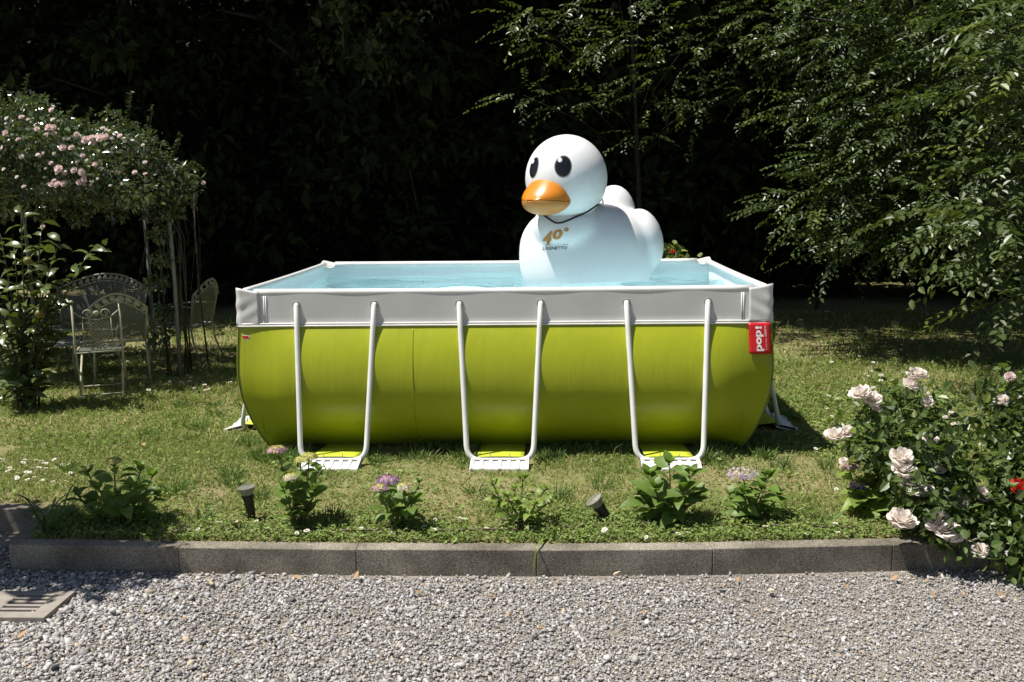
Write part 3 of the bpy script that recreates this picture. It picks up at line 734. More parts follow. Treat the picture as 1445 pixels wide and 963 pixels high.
# beak: two lobes, facing front-left
FA = math.radians(-128)                         # facing direction in plan
fd = Vector((math.cos(FA), math.sin(FA), 0)); sd = Vector((-fd.y, fd.x, 0)); up = Vector((0, 0, 1))
bkc = hc + fd * .342 + up * (-.185)
def beak(upper):
    mb = MB(); N, K = 20, 14
    def fn(a, b):
        # a: around the half circle side to side, b: from root to tip
        s_ = (a - .5) * 2; lx = b * .235; wv = .225 * (1 - .55 * b ** 2.4) ; 
        ang = s_ * math.pi / 2
        yy = math.sin(ang) * wv * (math.sqrt(max(0, 1 - (b * .985) ** 6)))
        cz = math.cos(ang)
        if upper: zz = cz * (.215 * (1 - b) ** .9 + .045 * math.sqrt(max(0, 1 - b ** 4))) - .02 + .022 * abs(s_) ** 2 * b
        else: zz = -cz * (.115 * (1 - b ** 2.5) ** .6) - .024 + .022 * abs(s_) ** 2 * b
        return bkc + fd * (lx - .05 - .06 * abs(s_) ** 2 * (1 - b)) + sd * yy + up * zz
    mb.grid(fn, N, K)
    def fn3(a, b):      # flat mouth face
        p = fn(0, a); q = fn(1, a); return p.lerp(q, b) + up * (-.004 if upper else .004)
    mb.grid(fn3, K, 6)
    o = mb.build('beak', M['beak_orange'] if upper else M['beak_lower'], head); bmf = bmesh.new(); bmf.from_mesh(o.data)
    bmesh.ops.remove_doubles(bmf, verts=bmf.verts, dist=.002); bmesh.ops.recalc_face_normals(bmf, faces=bmf.faces); bmf.to_mesh(o.data); bmf.free()
    for p in o.data.polygons: p.use_smooth = True
    return o
beak(True); beak(False)
# eyes: painted discs following the head, by direction
def eye(px, py, rw, rh, tilt):
    """disc of the given half-width/half-height (m) on the head, around the point seen at px,py"""
    hit = bvhd.ray_cast(camp, (dp(px, py, -.3) - camp).normalized()); c0_, n0 = hit[0], hit[1]
    tz = (up - n0 * n0.dot(up)).normalized(); tx = tz.cross(n0).normalized()
    def disc(rw, rh, cx, cz, lift, m, name):
        mb = MB(); K, R_ = 28, 5; vs = []; 
        for r in range(R_ + 1):
            for k in range(K):
                t = 6.283 * k / K; x = cx + rw * r / R_ * math.cos(t); z = cz + rh * r / R_ * math.sin(t)
                p = c0_ + tx * x + tz * z + n0 * .2; h = bvhd.ray_cast(p, -n0); q_ = h[0] if h[0] else p - n0 * .2
                nn = h[1] if h[0] else n0; vs.append(q_ + nn * lift * (1 if r < R_ else .3))
        fs = [(r * K + k, r * K + (k + 1) % K, (r + 1) * K + (k + 1) % K, (r + 1) * K + k) for r in range(R_) for k in range(K)]
        mb.add(vs, fs); return mb.build(name, m, head)
    disc(rw + .008, rh + .008, 0, 0, .0025, M['old_iron'], 'eye_outline'); disc(rw, rh, 0, 0, .006, M['black_gloss'], 'eye')
    disc(rw * .30, rh * .25, -rw * .38 * tilt, rh * .55, .010, M['print_white'], 'eye_glint')
eye(794.5, 234.5, .070, .092, 1.0); eye(753, 236.5, .060, .090, 1.0)
# cord round the neck
cd = MB(); pts = []
def nearest_hit(px, py):
    d = (dp(px, py, -.3) - camp).normalized(); c = None
    for t_ in (bvb, bvhd):
        h = t_.ray_cast(camp, d)
        if h[0] is not None and (c is None or (h[0] - camp).length < (c[0] - camp).length): c = h
    return c[0] + c[1] * .006
for px, py in ((766, 302), (770, 306), (777, 311), (783, 314.5), (788, 315.5), (794, 314.5), (803, 311), (813, 306.5), (823, 301), (833, 295.5), (842, 289), (850, 281)): pts.append(nearest_hit(px, py))
p_end, p_sta = pts[-1], pts[0]
for k in range(1, 12):
    a_ = k / 12; an0 = math.atan2(p_end.y - hc.y, p_end.x - hc.x); an1 = math.atan2(p_sta.y - hc.y, p_sta.x - hc.x)
    while an1 < an0: an1 += 6.283
    an = an0 + (an1 - an0) * a_; rr_ = (p_end - hc).to_2d().length * (1 - a_) + (p_sta - hc).to_2d().length * a_
    pts.append(Vector((hc.x + rr_ * math.cos(an), hc.y + rr_ * math.sin(an), p_end.z * (1 - a_) + p_sta.z * a_ + .05 * math.sin(3.14 * a_))))
cd.tube(pts, .0085, 8, closed=True); cd.build('neck_cord', M['black_cord'], duck)
# printed lettering on the breast, draped on the body
def breast(body_txt, px0, py0, px1, py1, m, off_=0., shear=.25, slope=0.0, space=1.0):
    vs, fs = text2d(body_txt, offset=off_, shear=shear, space=space, fine=True); v2 = fit(vs, 0, 0, 1, 1); mb = MB(); out = []
    for x, y in v2:
        px = px0 + (px1 - px0) * x; py = py1 + (py0 - py1) * y + slope * (px - px0)
        d = (dp(px, py, -.4) - camp).normalized(); h = bvb.ray_cast(camp, d); out.append((h[0] + h[1] * .006) if h[0] else dp(px, py, -.5))
    mb.add(out, fs); return mb.build('lettering', m, body)
breast('4', 766, 326, 780, 346.5, M['print_orange'], .03, .3); breast('0', 780, 324, 794, 338, M['print_orange'], .045, .2); breast('o', 796, 321.5, 802.5, 327, M['print_orange'], .04, .1)
breast('P I S C I N E', 776, 344.4, 801.5, 346.4, M['print_dark'], 0, .1, -.02); breast('LAGHETTO', 766, 348.5, 800.5, 353, M['print_dark'], .02, .2, -.03)

# ------------------------------------------------------------------ small plants
def leaf_mesh(name, L, W, m, droop=.22, fold=.18, n=6, serr=.0):
    mb = MB(); vs = []
    for i in range(n + 1):
        t = i / n; wv = W * .5 * (math.sin(math.pi * t ** .8) ** .8 if 0 < t < 1 else 0); z = .10 * L * math.sin(t * 2.2) - droop * L * t * t
        wave_ = .02 * L * math.sin(i * 2.1)
        vs += [(t * L, -wv, z + fold * wv + wave_), (t * L, 0, z), (t * L, wv, z + fold * wv - wave_)]
    fs = []
    for i in range(n):
        a = i * 3; fs += [(a, a + 3, a + 4, a + 1), (a + 1, a + 4, a + 5, a + 2)]
    mb.add(vs, fs); return mb.mesh(name, mats=[m])
HL = {k: [leaf_mesh('leaf', 1, .62, M[k], .30, .22), leaf_mesh('leaf', 1, .7, M[k], .12, .16), leaf_mesh('leaf', 1, .56, M[k], .5, .25)] for k in ('hyd_leaf', 'hyd_leaf_b', 'hyd_leaf_c')}
HL['narrow'] = [leaf_mesh('leaf', 1, .40, M['hyd_leaf_b'], .25, .25), leaf_mesh('leaf', 1, .46, M['hyd_leaf_b'], .4, .2)]
HL['shrub'] = [leaf_mesh('leaf', 1, .48, M['shrub_leaf'], .25, .3), leaf_mesh('leaf', 1, .42, M['shrub_leaf'], .45, .3)]
def basis(d, nrm_):
    d = Vector(d).normalized(); s = Vector(nrm_).cross(d)
    s = s.normalized() if s.length > 1e-5 else d.orthogonal().normalized()
    n = d.cross(s); return Matrix((d, s, n)).transposed()
def put_leaf(parent, meshes, p, d, n, L, rg, wsc=1.0):
    o = link('leaf', rg.choice(meshes), None, parent); B = basis(d, n).to_4x4()
    o.matrix_local = Matrix.Translation(Vector(p) - off(parent)) @ B @ Matrix.Diagonal((L, L * wsc, L, 1)); return o
def floret_head(c, rad, cols, seed, n=120, flat=.5, fs=.0105):
    """hydrangea head: dome of four-petalled florets with their own colours"""
    rg = np.random.default_rng(seed); V, F, C = [], [], []; k = 0
    for i in range(n):
        r = math.sqrt((i + .5) / n); a = i * 2.39996; d = np.array([r * math.cos(a), r * math.sin(a), math.sqrt(max(0, 1 - r * r * .96)) * flat])
        p = np.array(c) + d * rad + rg.normal(0, rad * .05, 3); nn = Vector(d + np.array([0, 0, .35]) + rg.normal(0, .25, 3)).normalized()
        t1 = nn.orthogonal().normalized(); t2 = nn.cross(t1); edge = r > .78
        col = np.array(cols[1] if (edge and rg.random() < .8) or rg.random() < .18 else cols[0]) * rg.uniform(.75, 1.25)
        sz = fs * (1.25 if edge else .8) * rg.uniform(.8, 1.2)
        for j in range(4):
            b = j * math.pi / 2 + rg.uniform(-.1, .1); u = t1 * math.cos(b) + t2 * math.sin(b); v_ = nn.cross(u)
            q = Vector(p)
            pts_ = [q, q + u * sz * .6 + v_ * sz * .42 + nn * sz * .15, q + u * sz * 1.1, q + u * sz * .6 - v_ * sz * .42 + nn * sz * .15]
            V += [x[:] for x in pts_]; F.append([k, k + 1, k + 2, k + 3]); C += [col] * 4; k += 4
    return np.array(V), np.array(F), np.array(C)
YEL, PINK, PUR, CREAM, LIL = (.54, .52, .19), (.50, .30, .42), (.33, .19, .44), (.62, .56, .46), (.42, .30, .46)
def hydrangea(name, base_px, tips, label, leafset='hyd_leaf', Lleaf=.13, nodes=4, seed=0, cat='hydrangea', dense=1.0):
    """tips: list of (px, py, dy, flower or None): each stem ends there; flower=(radius, colours)"""
    rg = random.Random(seed); b = g(*base_px); root = empty(name, (b.x, b.y, 0)); tag(root, label, cat, 'hydrangeas planted along the kerb')
    st = MB()
    for (px, py, dy, fl) in tips:
        tip = at(px, py, b.y + dy); s0 = Vector((b.x + rg.uniform(-.04, .04), b.y + rg.uniform(-.04, .04), -.01))
        mid = s0.lerp(tip, .5) + Vector(((tip.x - s0.x) * .15, (tip.y - s0.y) * .15, .02))
        path = [((s0 * (1 - t) + mid * t) * (1 - t) + (mid * (1 - t) + tip * t) * t) for t in [i / 8 for i in range(9)]]
        st.tube(path, [.006 - .0025 * i / 8 for i in range(9)], 6)
        az = rg.uniform(0, 6.283); ln = (tip - s0).length
        nn = max(2, int(round(nodes * dense)))
        for k in range(nn):
            t = .18 + .80 * (k + .5) / nn if fl else .15 + .85 * (k + .6) / nn; t = min(t, .99)
            p = ((s0 * (1 - t) + mid * t) * (1 - t) + (mid * (1 - t) + tip * t) * t); az += 1.57 + rg.uniform(-.4, .4)
            for sgn in (0, 3.14159):
                if rg.random() < .06: continue
                a = az + sgn + rg.uniform(-.35, .35); el = .15 + .5 * t + rg.uniform(-.35, .3); d = Vector((math.cos(a) * math.cos(el), math.sin(a) * math.cos(el), math.sin(el)))
                L_ = Lleaf * rg.uniform(.65, 1.15) * (.75 if t > .85 else 1.0)
                q0 = p + d * .012
                if q0.z < .02: continue
                st.tube([p, q0 + d * .01], .0022, 4); put_leaf(root, HL[leafset], q0, d, (rg.uniform(-.5, .2), rg.uniform(-.7, .1), 1), L_, rg)
        if fl is None:
            for k in range(4):
                a = az + k * 1.57; d = Vector((math.cos(a) * .6, math.sin(a) * .6, .8)); put_leaf(root, HL[leafset], tip, d, (0, 0, 1), Lleaf * rg.uniform(.4, .65), rg)
        else:
            V, F, C = floret_head(tip[:], fl[0] * 1.22, fl[1], seed * 31 + int(px)); o = link('flower_head', np_mesh('flower_head', V, F, C, origin=(b.x, b.y, 0)), M['col_matte'], root)
    st.build('stems', M['stem_green'], root); return root
hydrangea('hydrangea', (168, 742), [(161, 652, .0, (.035, (YEL, YEL))), (125, 668, .1, None), (200, 662, -.05, None), (215, 672, .12, None), (140, 690, -.12, None), (185, 690, -.18, None), (110, 700, .05, None), (222, 700, .1, None), (165, 700, .2, None)], 'leafy green hydrangea with one pale yellow flower head near the kerb corner', 'hyd_leaf', .125, 4, 1)
hydrangea('hydrangea', (420, 744), [(391, 637, .05, (.046, (YEL, PINK))), (436, 647, .0, (.042, (YEL, YEL))), (412, 675, -.08, (.037, (YEL, CREAM))), (450, 665, .1, None), (400, 690, -.1, None), (445, 690, -.05, None), (425, 650, .14, (.03, (YEL, YEL)))], 'tall hydrangea with four yellow flower heads beside the upright black garden spotlight', 'hyd_leaf', .115, 4, 2)
hydrangea('hydrangea', (562, 746), [(547, 681, .06, (.055, (PINK, PUR))), (536, 690, -.06, (.040, (YEL, PINK))), (572, 688, -.02, (.036, (YEL, CREAM))), (592, 682, .08, None), (545, 705, -.1, None), (585, 705, -.06, None)], 'hydrangea with one purple and two yellow flower heads', 'hyd_leaf', .11, 4, 3)
hydrangea('hydrangea', (735, 746), [(695, 682, .05, None), (738, 675, .05, None), (770, 690, .0, None), (715, 700, -.08, None), (755, 712, -.14, None), (700, 705, .1, None), (725, 690, .1, None), (775, 708, .1, None)], 'flowerless young hydrangea with narrow light green leaves', 'narrow', .085, 5, 4)
hydrangea('hydrangea', (945, 738), [(945, 655, .0, None), (915, 672, .05, None), (978, 668, .06, None), (925, 690, -.1, None), (965, 690, -.08, None), (905, 700, .02, None), (985, 700, .1, None)], 'flowerless hydrangea with broad dark green leaves beside the tilted black garden spotlight', 'hyd_leaf', .15, 4, 5)
hydrangea('hydrangea', (1062, 736), [(1048, 672, .0, (.078, (CREAM, LIL))), (1085, 672, .1, None), (1075, 690, -.05, None), (1050, 695, -.1, None), (1100, 700, .05, None), (1030, 700, .1, None)], 'hydrangea with a single large cream and lilac flower head', 'hyd_leaf', .12, 4, 6)
hydrangea('hydrangea', (1222, 722), [(1198, 660, .0, (.05, (YEL, PINK))), (1213, 687, -.05, (.045, (YEL, PUR))), (1240, 660, .05, None), (1228, 680, -.06, None), (1250, 690, 0, None), (1215, 700, -.1, None)], 'hydrangea with yellow and purple flower heads nestled against the white rose bush', 'hyd_leaf_b', .15, 4, 7)

# strappy daylily at the kerb corner
b = g(75, 755); lily = empty('daylily', (b.x, b.y, 0)); tag(lily, 'dark strap-leaved daylily clump at the kerb corner', 'daylily')
rg = random.Random(9)
for i in range(22):
    a = rg.uniform(0, 6.283); L_ = rg.uniform(.22, .42); r_ = rg.uniform(.35, .9); wv = rg.uniform(.005, .009); mb = MB()
    vs = []; n = 8; d = Vector((math.cos(a), math.sin(a), 0)); s = Vector((-d.y, d.x, 0)); p0 = Vector((b.x + rg.uniform(-.06, .06), b.y + rg.uniform(-.04, .05), 0))
    for k in range(n + 1):
        t = k / n; c = p0 + d * (L_ * r_ * t ** 1.4) + up * (L_ * (t * 1.05 - .75 * r_ * t ** 3)); c.z = max(c.z, .01); ww_ = wv * (1 - t ** 3) + .0005; vs += [c - s * ww_ + up * .002, c + s * ww_ + up * .002]
    mb.add(vs, [(2 * k, 2 * k + 1, 2 * k + 3, 2 * k + 2) for k in range(n)]); mb.build('leaf', M['hyd_leaf_c'], lily)
# grass spray falling over the kerb
b = g(770, 762); gs = empty('grass_clump', (b.x, b.y, 0)); tag(gs, 'clump of long grass blades flopping over the kerb edge', 'grass')
for (px, py, zz, bow) in ((752, 806, -.12, .03), (700, 773, .02, .02), (792, 742, .06, .01), (725, 768, .03, .03), (745, 758, .05, .02), (785, 750, .05, .02)):
    e_ = g(px, py, zz) if zz < 0 else at(px, py, b.y - .02); e_ = Vector((e_.x, min(e_.y, b.y + .05), max(e_.z, -.14)))
    if zz < 0: e_ = Vector((at(752, 806, KF[3].y - .02).x, KF[3].y - .02, -.12))
    mb = MB(); vs = []
    for k in range(11):
        t = k / 10; c = b.lerp(e_, t) + up * (bow * 4 * t * (1 - t) + .01)
        if zz < 0:
            c = b.lerp(Vector((e_.x + .02, KF[3].y - .016, .02)), min(1, t * 2)) + up * (.015 * math.sin(min(1, t * 2) * 3.1) + .004) if t < .5 else Vector((e_.x + .02, KF[3].y - .016, .024)).lerp(e_, (t - .5) * 2)
        wv = .006 * (1 - t) ** .6 + .0006; vs += [c + Vector((-wv, wv * .4, 0)), c + Vector((wv, -wv * .4, 0))]
    mb.add(vs, [(2 * k, 2 * k + 1, 2 * k + 3, 2 * k + 2) for k in range(10)]); mb.build('blade', M['hyd_leaf_b'], gs)

# ------------------------------------------------------------------ garden spotlights, pipe, fallen leaves
def spotlight(base, top_c, axis, label):
    root = empty('garden_spotlight', (base.x, base.y, 0)); tag(root, label, 'garden light', 'black garden spotlights by the kerb')
    ax = Vector(axis).normalized(); Mx = ax.to_track_quat('Z', 'Y').to_matrix(); c = top_c
    mb = MB(); mb.lathe([(0, -.155), (.021, -.155), (.024, -.15), (.030, -.06), (.031, -.03), (.036, -.03), (.037, -.012), (.032, -.010)], c, 20, Mx); o = mb.build('housing', M['black_plastic'], root); auto_smooth(o, 35)
    mb = MB(); mb.lathe([(.030, -.014), (.036, .0), (.052, .035), (.053, .040), (.049, .041), (.0, .043)], c, 24, Mx); o = mb.build('lens', M['grey_glass'], root); auto_smooth(o, 35)
    kn = c - ax * .165; mb = MB(); mb.ball(kn, (.023, .018, .023), 12, 8); mb.tube([kn, Vector((base.x, base.y, .03)), Vector((base.x, base.y, -.04))], [.012, .013, .006], 8); mb.build('stake', M['black_plastic'], root)
    mb = MB(); mb.tube([kn + Vector((-.028, -.002, 0)), kn + Vector((.028, .002, 0))], .012, 8); mb.build('knuckle', M['black_plastic'], root)
b = g(352, 733); spotlight(b, at(349, 696, b.y - .02), (-.10, -.05, 1), 'upright black garden spotlight pointing at the sky beside a yellow hydrangea')
b = g(857, 738); spotlight(b, at(843, 712, b.y + .01), (-.55, -.10, .8), 'tilted black garden spotlight with clear lens leaning to one side')
mb = MB(); pp = []
for px, py in ((232, 757), (262, 752), (300, 749), (400, 752), (520, 753), (640, 754), (760, 751), (850, 744), (930, 743), (1010, 744), (1110, 747), (1200, 749), (1262, 752), (1320, 750)):
    p = g(px, py); pp.append(Vector((p.x, p.y, .016 + random.uniform(-.004, .010))))
mb.tube(pp, .0075, 8); tag(mb.build('irrigation_pipe', M['pipe_brown']), 'thin brown irrigation pipe lying in the weeds behind the kerb', 'pipe')
rg = random.Random(12)
dl = [leaf_mesh('fallen_leaf', 1, .5, M['dead_leaf'], -.3, .5), leaf_mesh('fallen_leaf', 1, .42, M['dead_leaf'], .4, .4)]
pale = mat('pale_leaf', (.52, .42, .28), .7, .2, 10); dl2 = [leaf_mesh('fallen_leaf', 1, .5, pale, -.3, .5)]
spots = [(205, 632, 0, .09), (327, 742, 0, .10), (300, 828, 1, .05), (865, 815, 1, .05), (690, 844, 1, .05), (1010, 832, 1, .045), (1082, 836, 1, .045), (1258, 822, 1, .05), (1305, 824, 1, .05), (1197, 834, 1, .05), (1360, 843, 1, .05), (425, 820, 1, .05), (500, 820, 1, .05), (900, 870, 1, .04), (265, 875, 1, .05), (585, 838, 1, .05), (25, 905, 1, .06), (1318, 846, 1, .04), (720, 870, 1, .035), (895, 703, 0, .06), (560, 728, 0, .05), (1420, 845, 1, .05), (1040, 818, 1, .04), (770, 890, 1, .035)]
for i, (px, py, onG, L_) in enumerate(spots):
    p = g(px, py, GZ + .02 if onG else .012); o = link('fallen_leaf', rg.choice(dl2 if i in (1, 19) or rg.random() < .25 else dl)); o.location = p + Vector((0, 0, .012)); o.scale = (L_, L_, L_)
    o.rotation_euler = (rg.uniform(-.3, .3), rg.uniform(-.2, .2), rg.uniform(0, 6.28))
    tag(o, 'dry curled brown leaf lying on the gravel' if onG else 'dry curled leaf lying in the lawn grass', 'leaf', 'fallen leaves on gravel' if onG else 'fallen leaves on lawn')

# ------------------------------------------------------------------ roses
def rose_mesh(name, m, seed):
    """full double rose: nested rings of cupped, ruffled petals"""
    rg = random.Random(seed); mb = MB()
    for ring, (n, r0, h, open_) in enumerate(((4, .16, .50, .05), (6, .32, .56, .15), (7, .50, .52, .30), (8, .68, .40, .45), (8, .82, .18, .60), (7, .88, -.10, .55))):
        for i in range(n):
            a = 6.283 * (i + .5 * (ring % 2)) / n + rg.uniform(-.25, .25); wd = rg.uniform(.85, 1.15) * 3.6 / n; tl = rg.uniform(-.10, .10); ph = rg.uniform(0, 6); k = rg.uniform(.85, 1.12)
            def fn(u, v, a=a, r0=r0, h=h, open_=open_, wd=wd, tl=tl, ph=ph, k=k):
                s_ = (u - .5) * 2; an = a + s_ * wd; r_ = (.08 + (r0 - .08) * (v ** .5) + open_ * .25 * v ** 2.5 - .10 * s_ * s_ * v) * k
                z = -.45 + (h + .45) * (v ** .7) * (1 - .25 * s_ * s_ * v) + tl * v + .05 * v * math.sin(4 * s_ + ph) - open_ * .12 * v ** 4
                return Vector((math.cos(an) * r_, math.sin(an) * r_, z))
            mb.grid(fn, 4, 3)
    mb.lathe([(.0, -.62), (.10, -.58), (.14, -.45), (.10, -.35)], (0, 0, 0), 6)
    return mb.mesh(name, mats=[m])
RW = [rose_mesh('rose_bloom', M['rose_white'], s) for s in (1, 2, 3)]; RP = [rose_mesh('rose_bloom', M['rose_pink'], s) for s in (4, 5)]; RR = [rose_mesh('rose_bloom', M['rose_red'], 6)]
def bloom(root, meshes, p, r, d, rg):
    o = link('rose_bloom', rg.choice(meshes), None, root); q = Vector(d).normalized().to_track_quat('Z', 'Y').to_matrix().to_4x4()
    o.matrix_local = Matrix.Translation(Vector(p) - off(root)) @ q @ Matrix.Rotation(rg.uniform(0, 6), 4, 'Z') @ Matrix.Diagonal((r, r, r, 1)); return o
def leaf_cloud(centers, radii, per, L, wr, col, seed, droop=.2, up_bias=.8, out_bias=.6, var=.35, quad=False, warm=.0):
    rg = np.random.default_rng(seed); P, Dd, Nn, Ls, Cs = [], [], [], [], []
    for c, r in zip(centers, radii):
        n = int(per); q = rg.normal(0, 1, (n, 3)); q = nrm(q) * (rg.random(n)[:, None] ** .45) * np.array(r); P.append(np.array(c) + q)
        d = nrm(q) * out_bias + rg.normal(0, .55, (n, 3)); d[:, 2] -= .15; Dd.append(d)
        nn = rg.normal(0, .5, (n, 3)); nn[:, 2] += up_bias; Nn.append(nn + nrm(q) * .35)
        Ls.append(L * np.exp(rg.normal(0, .28, n))); v = rg.uniform(1 - var, 1 + var, n)[:, None] * rg.uniform(.8, 1.2); cc = np.array([col]) * v
        y = rg.random(n) < .12; cc[y] *= np.array([1.35, 1.25, .8]); Cs.append(cc)
    P, Dd, Nn, Ls, Cs = map(np.concatenate, (P, Dd, Nn, Ls, Cs)); return leaves_vf(P, Dd, Nn, Ls, Ls * wr, Cs, droop, .25, quad)
def rose_bush(base, spread, tips, blooms, label, seed, per=120, L=.05, red=None, buds=8):
    rg = random.Random(seed); root = empty('rose_bush', (base.x, base.y, 0)); tag(root, label, 'rose bush')
    st = MB(); cen, rad = [], []
    def stem(a, b, r):
        mid = a.lerp(b, .55) + Vector((0, 0, .12 * (b - a).length)); pth = [((a * (1 - t) + mid * t) * (1 - t) + (mid * (1 - t) + b * t) * t) for t in [i / 7 for i in range(8)]]
        st.tube(pth, [r * (1 - .6 * i / 7) for i in range(8)], 5); return pth
    for t in tips:
        pth = stem(base + Vector((rg.uniform(-.12, .12), rg.uniform(-.1, .1), -.02)), t, .008)
        for k in (3, 4, 5, 6, 7): cen.append(pth[k][:]); rad.append((.15, .15, .12))
    for (p, r, ms) in blooms:
        near = min(tips, key=lambda t: (t - p).length); near2 = near.lerp(p, .5) - Vector((0, 0, .03)); st.tube([near, near2, p - Vector((0, 0, r * .3))], .004, 5)
        d = Vector((rg.uniform(-.6, .2), rg.uniform(-.6, -.1), rg.uniform(.6, 1.0))); bloom(root, ms, p, r * 1.12, d, rg)
    for i in range(buds):
        t = rg.choice(tips) + Vector((rg.uniform(-.15, .15), rg.uniform(-.1, .1), rg.uniform(.0, .12))); st.tube([t - Vector((0, 0, .12)), t], .0025, 4); bloom(root, RW, t, .016, (0, -.2, 1), rg)
    V, F, C = leaf_cloud(cen, rad, per, L, .62, (.085, .13, .036), seed, .15, .9, .5, .4)
    keep = None
    link('foliage', np_mesh('foliage', V, F, C, origin=(base.x, base.y, 0)), M['col_leaf'], root); st.build('stems', M['stem_green'], root); return root
yb = 5.25
def A(px, py, dy=0.0): return at(px, py, yb + dy)
tips1 = [A(1225, 570, .15), A(1270, 545, .35), A(1310, 560, .45), A(1240, 620, -.05), A(1290, 620, .1), A(1330, 590, .3), A(1280, 670, -.25), A(1330, 650, -.1), A(1200, 605, .2), A(1260, 640, .3), A(1300, 700, -.35), A(1340, 720, -.4), A(1360, 610, .2), A(1370, 670, -.15), A(1360, 760, -.45), A(1315, 600, -.2)]
bl1 = [(A(1214, 554, -.0), .062, RW), (A(1231, 562, .02), .05, RW), (A(1294, 527, .3), .055, RW), (A(1286, 541, .28), .046, RW), (A(1309, 567, .25), .036, RW), (A(1178, 613, .05), .055, RW), (A(1195, 609, .08), .045, RW), (A(1273, 645, -.25), .062, RW), (A(1276, 662, -.28), .058, RW), (A(1288, 683, -.3), .070, RW), (A(1303, 690, -.28), .05, RW),
       (A(1314, 620, -.05), .045, RW), (A(1275, 731, -.42), .068, RW), (A(1266, 733, -.4), .05, RW), (A(1322, 733, -.42), .062, RW), (A(1334, 745, -.45), .062, RW), (A(1345, 752, -.46), .058, RW), (A(1342, 698, -.2), .045, RW), (A(1386, 697, -.15), .05, RW), (A(1382, 777, -.45), .045, RW), (A(1238, 576, .0), .028, RW), (A(1190, 650, -.05), .022, RW), (A(1358, 709, -.2), .04, RW), (A(1323, 660, -.15), .042, RW)]
rose_bush(Vector((A(1300, 700).x, yb - .05, 0)), None, tips1, bl1, 'rose bush full of pale pink and white blooms leaning over the kerb', 51, per=38, L=.052)
tips2 = [A(1405, 560, .35), A(1440, 535, .4), A(1430, 600, .2), A(1400, 640, .0), A(1450, 650, .0), A(1420, 700, -.2), A(1470, 600, .2), A(1395, 590, .3), A(1480, 700, -.2), A(1440, 750, -.4), A(1405, 740, -.35), A(1420, 790, -.5), A(1460, 790, -.5), A(1500, 560, .3)]
bl2 = [(A(1441, 688, -.2), .062, RR), (A(1413, 564, .25), .042, RW), (A(1425, 531, .35), .028, RP), (A(1436, 565, .3), .034, RW)]
rose_bush(Vector((A(1450, 740).x, yb - .1, 0)), None, tips2, bl2, 'dark rose bush with a single red bloom at the kerb end', 52, per=38, L=.055, buds=4)

# ------------------------------------------------------------------ left: broad-leaved shrub, arbour, furniture
def shrub():
    rg = random.Random(61); b = g(38, 578); root = empty('broadleaf_shrub', (b.x, b.y, 0)); tag(root, 'broad-leaved evergreen shrub with ochre fruits in front of the arbour', 'shrub')
    st = MB(); tips = [(30, 300), (60, 315), (85, 340), (130, 352), (20, 350), (0, 330), (60, 380), (95, 390), (10, 400), (70, 430), (30, 450), (0, 470), (50, 490), (90, 470), (20, 520), (60, 530), (5, 545), (-30, 380), (-40, 450), (-30, 520), (45, 350), (75, 500)]
    for px, py in tips:
        t = at(px, py, b.y + rg.uniform(-.35, .35)); s0 = b + Vector((rg.uniform(-.08, .08), rg.uniform(-.08, .08), -.02)); mid = Vector((s0.x * .6 + t.x * .4, s0.y * .6 + t.y * .4, t.z * .65))
        pth = [((s0 * (1 - u) + mid * u) * (1 - u) + (mid * (1 - u) + t * u) * u) for u in [i / 8 for i in range(9)]]; st.tube(pth, [.012 - .009 * i / 8 for i in range(9)], 6)
        az = rg.uniform(0, 6)
        for k in range(16):
            u = .32 + .68 * k / 15; p = ((s0 * (1 - u) + mid * u) * (1 - u) + (mid * (1 - u) + t * u) * u); az += 2.4; el = rg.uniform(-.2, .7)
            d = Vector((math.cos(az) * math.cos(el), math.sin(az) * math.cos(el), math.sin(el))); put_leaf(root, HL['shrub'], p, d, (rg.uniform(-.7, .2), rg.uniform(-1.1, .0), 1), rg.uniform(.12, .19), rg)
    for px, py in ((141, 352), (149, 347), (134, 360), (146, 356)):
        p = at(px, py, b.y); d = Vector((rg.uniform(-.4, .6), -.5, rg.uniform(0, .9))); put_leaf(root, HL['shrub'], p, d, (0, -.4, 1), .13, rg)
    for px, py, r in ((39, 368, .036), (55, 443, .040)):
        mb = MB(); p = at(px, py, b.y - .16); mb.ball(p, (r, r, r * .9), 12, 8); mb.tube([p, p + Vector((.02, .15, .10))], .004, 5); mb.build('fruit', M['fruit_ochre'], root)
    st.build('stems', M['stem_wood'], root)
shrub()

AY0, AY1 = 9.6, 11.2
arb = empty('rose_arbour', (at(150, 490, 10.4).x, 10.4, 0)); tag(arb, 'thin grey metal garden arbour frame carrying the climbing roses', 'arbour')
ax0, ax1 = at(30, 300, AY0).x - .9, at(203, 300, AY1).x
ax1b = at(238, 300, AY0 + .1).x; zt = 2.02
for (x, y) in ((ax0, AY0), (ax1b, AY0 + .1), (ax1, AY1), (ax0, AY1)):
    mb = MB(); mb.tube([(x, y, -.05), (x + .01, y, 1.0), (x - .005, y, zt)], .022, 8); mb.build('post', M['arbor_iron'], arb)
for a, b_ in (((ax0, AY0, zt), (ax1b, AY0 + .1, zt)), ((ax0, AY1, zt), (ax1, AY1, zt)), ((ax0, AY0, zt), (ax0, AY1, zt)), ((ax1b, AY0 + .1, zt), (ax1, AY1, zt))):
    mb = MB(); mb.tube([a, Vector(a).lerp(Vector(b_), .5), b_], .02, 8); mb.build('beam', M['arbor_iron'], arb)
for i in range(4):
    x = ax0 + (ax1 - ax0) * (i + .5) / 4; mb = MB(); mb.tube([(x, AY0 + .03, zt + .03), (x, (AY0 + AY1) / 2, zt + .05), (x, AY1, zt + .03)], .012, 6); mb.build('crossbar', M['arbor_iron'], arb)
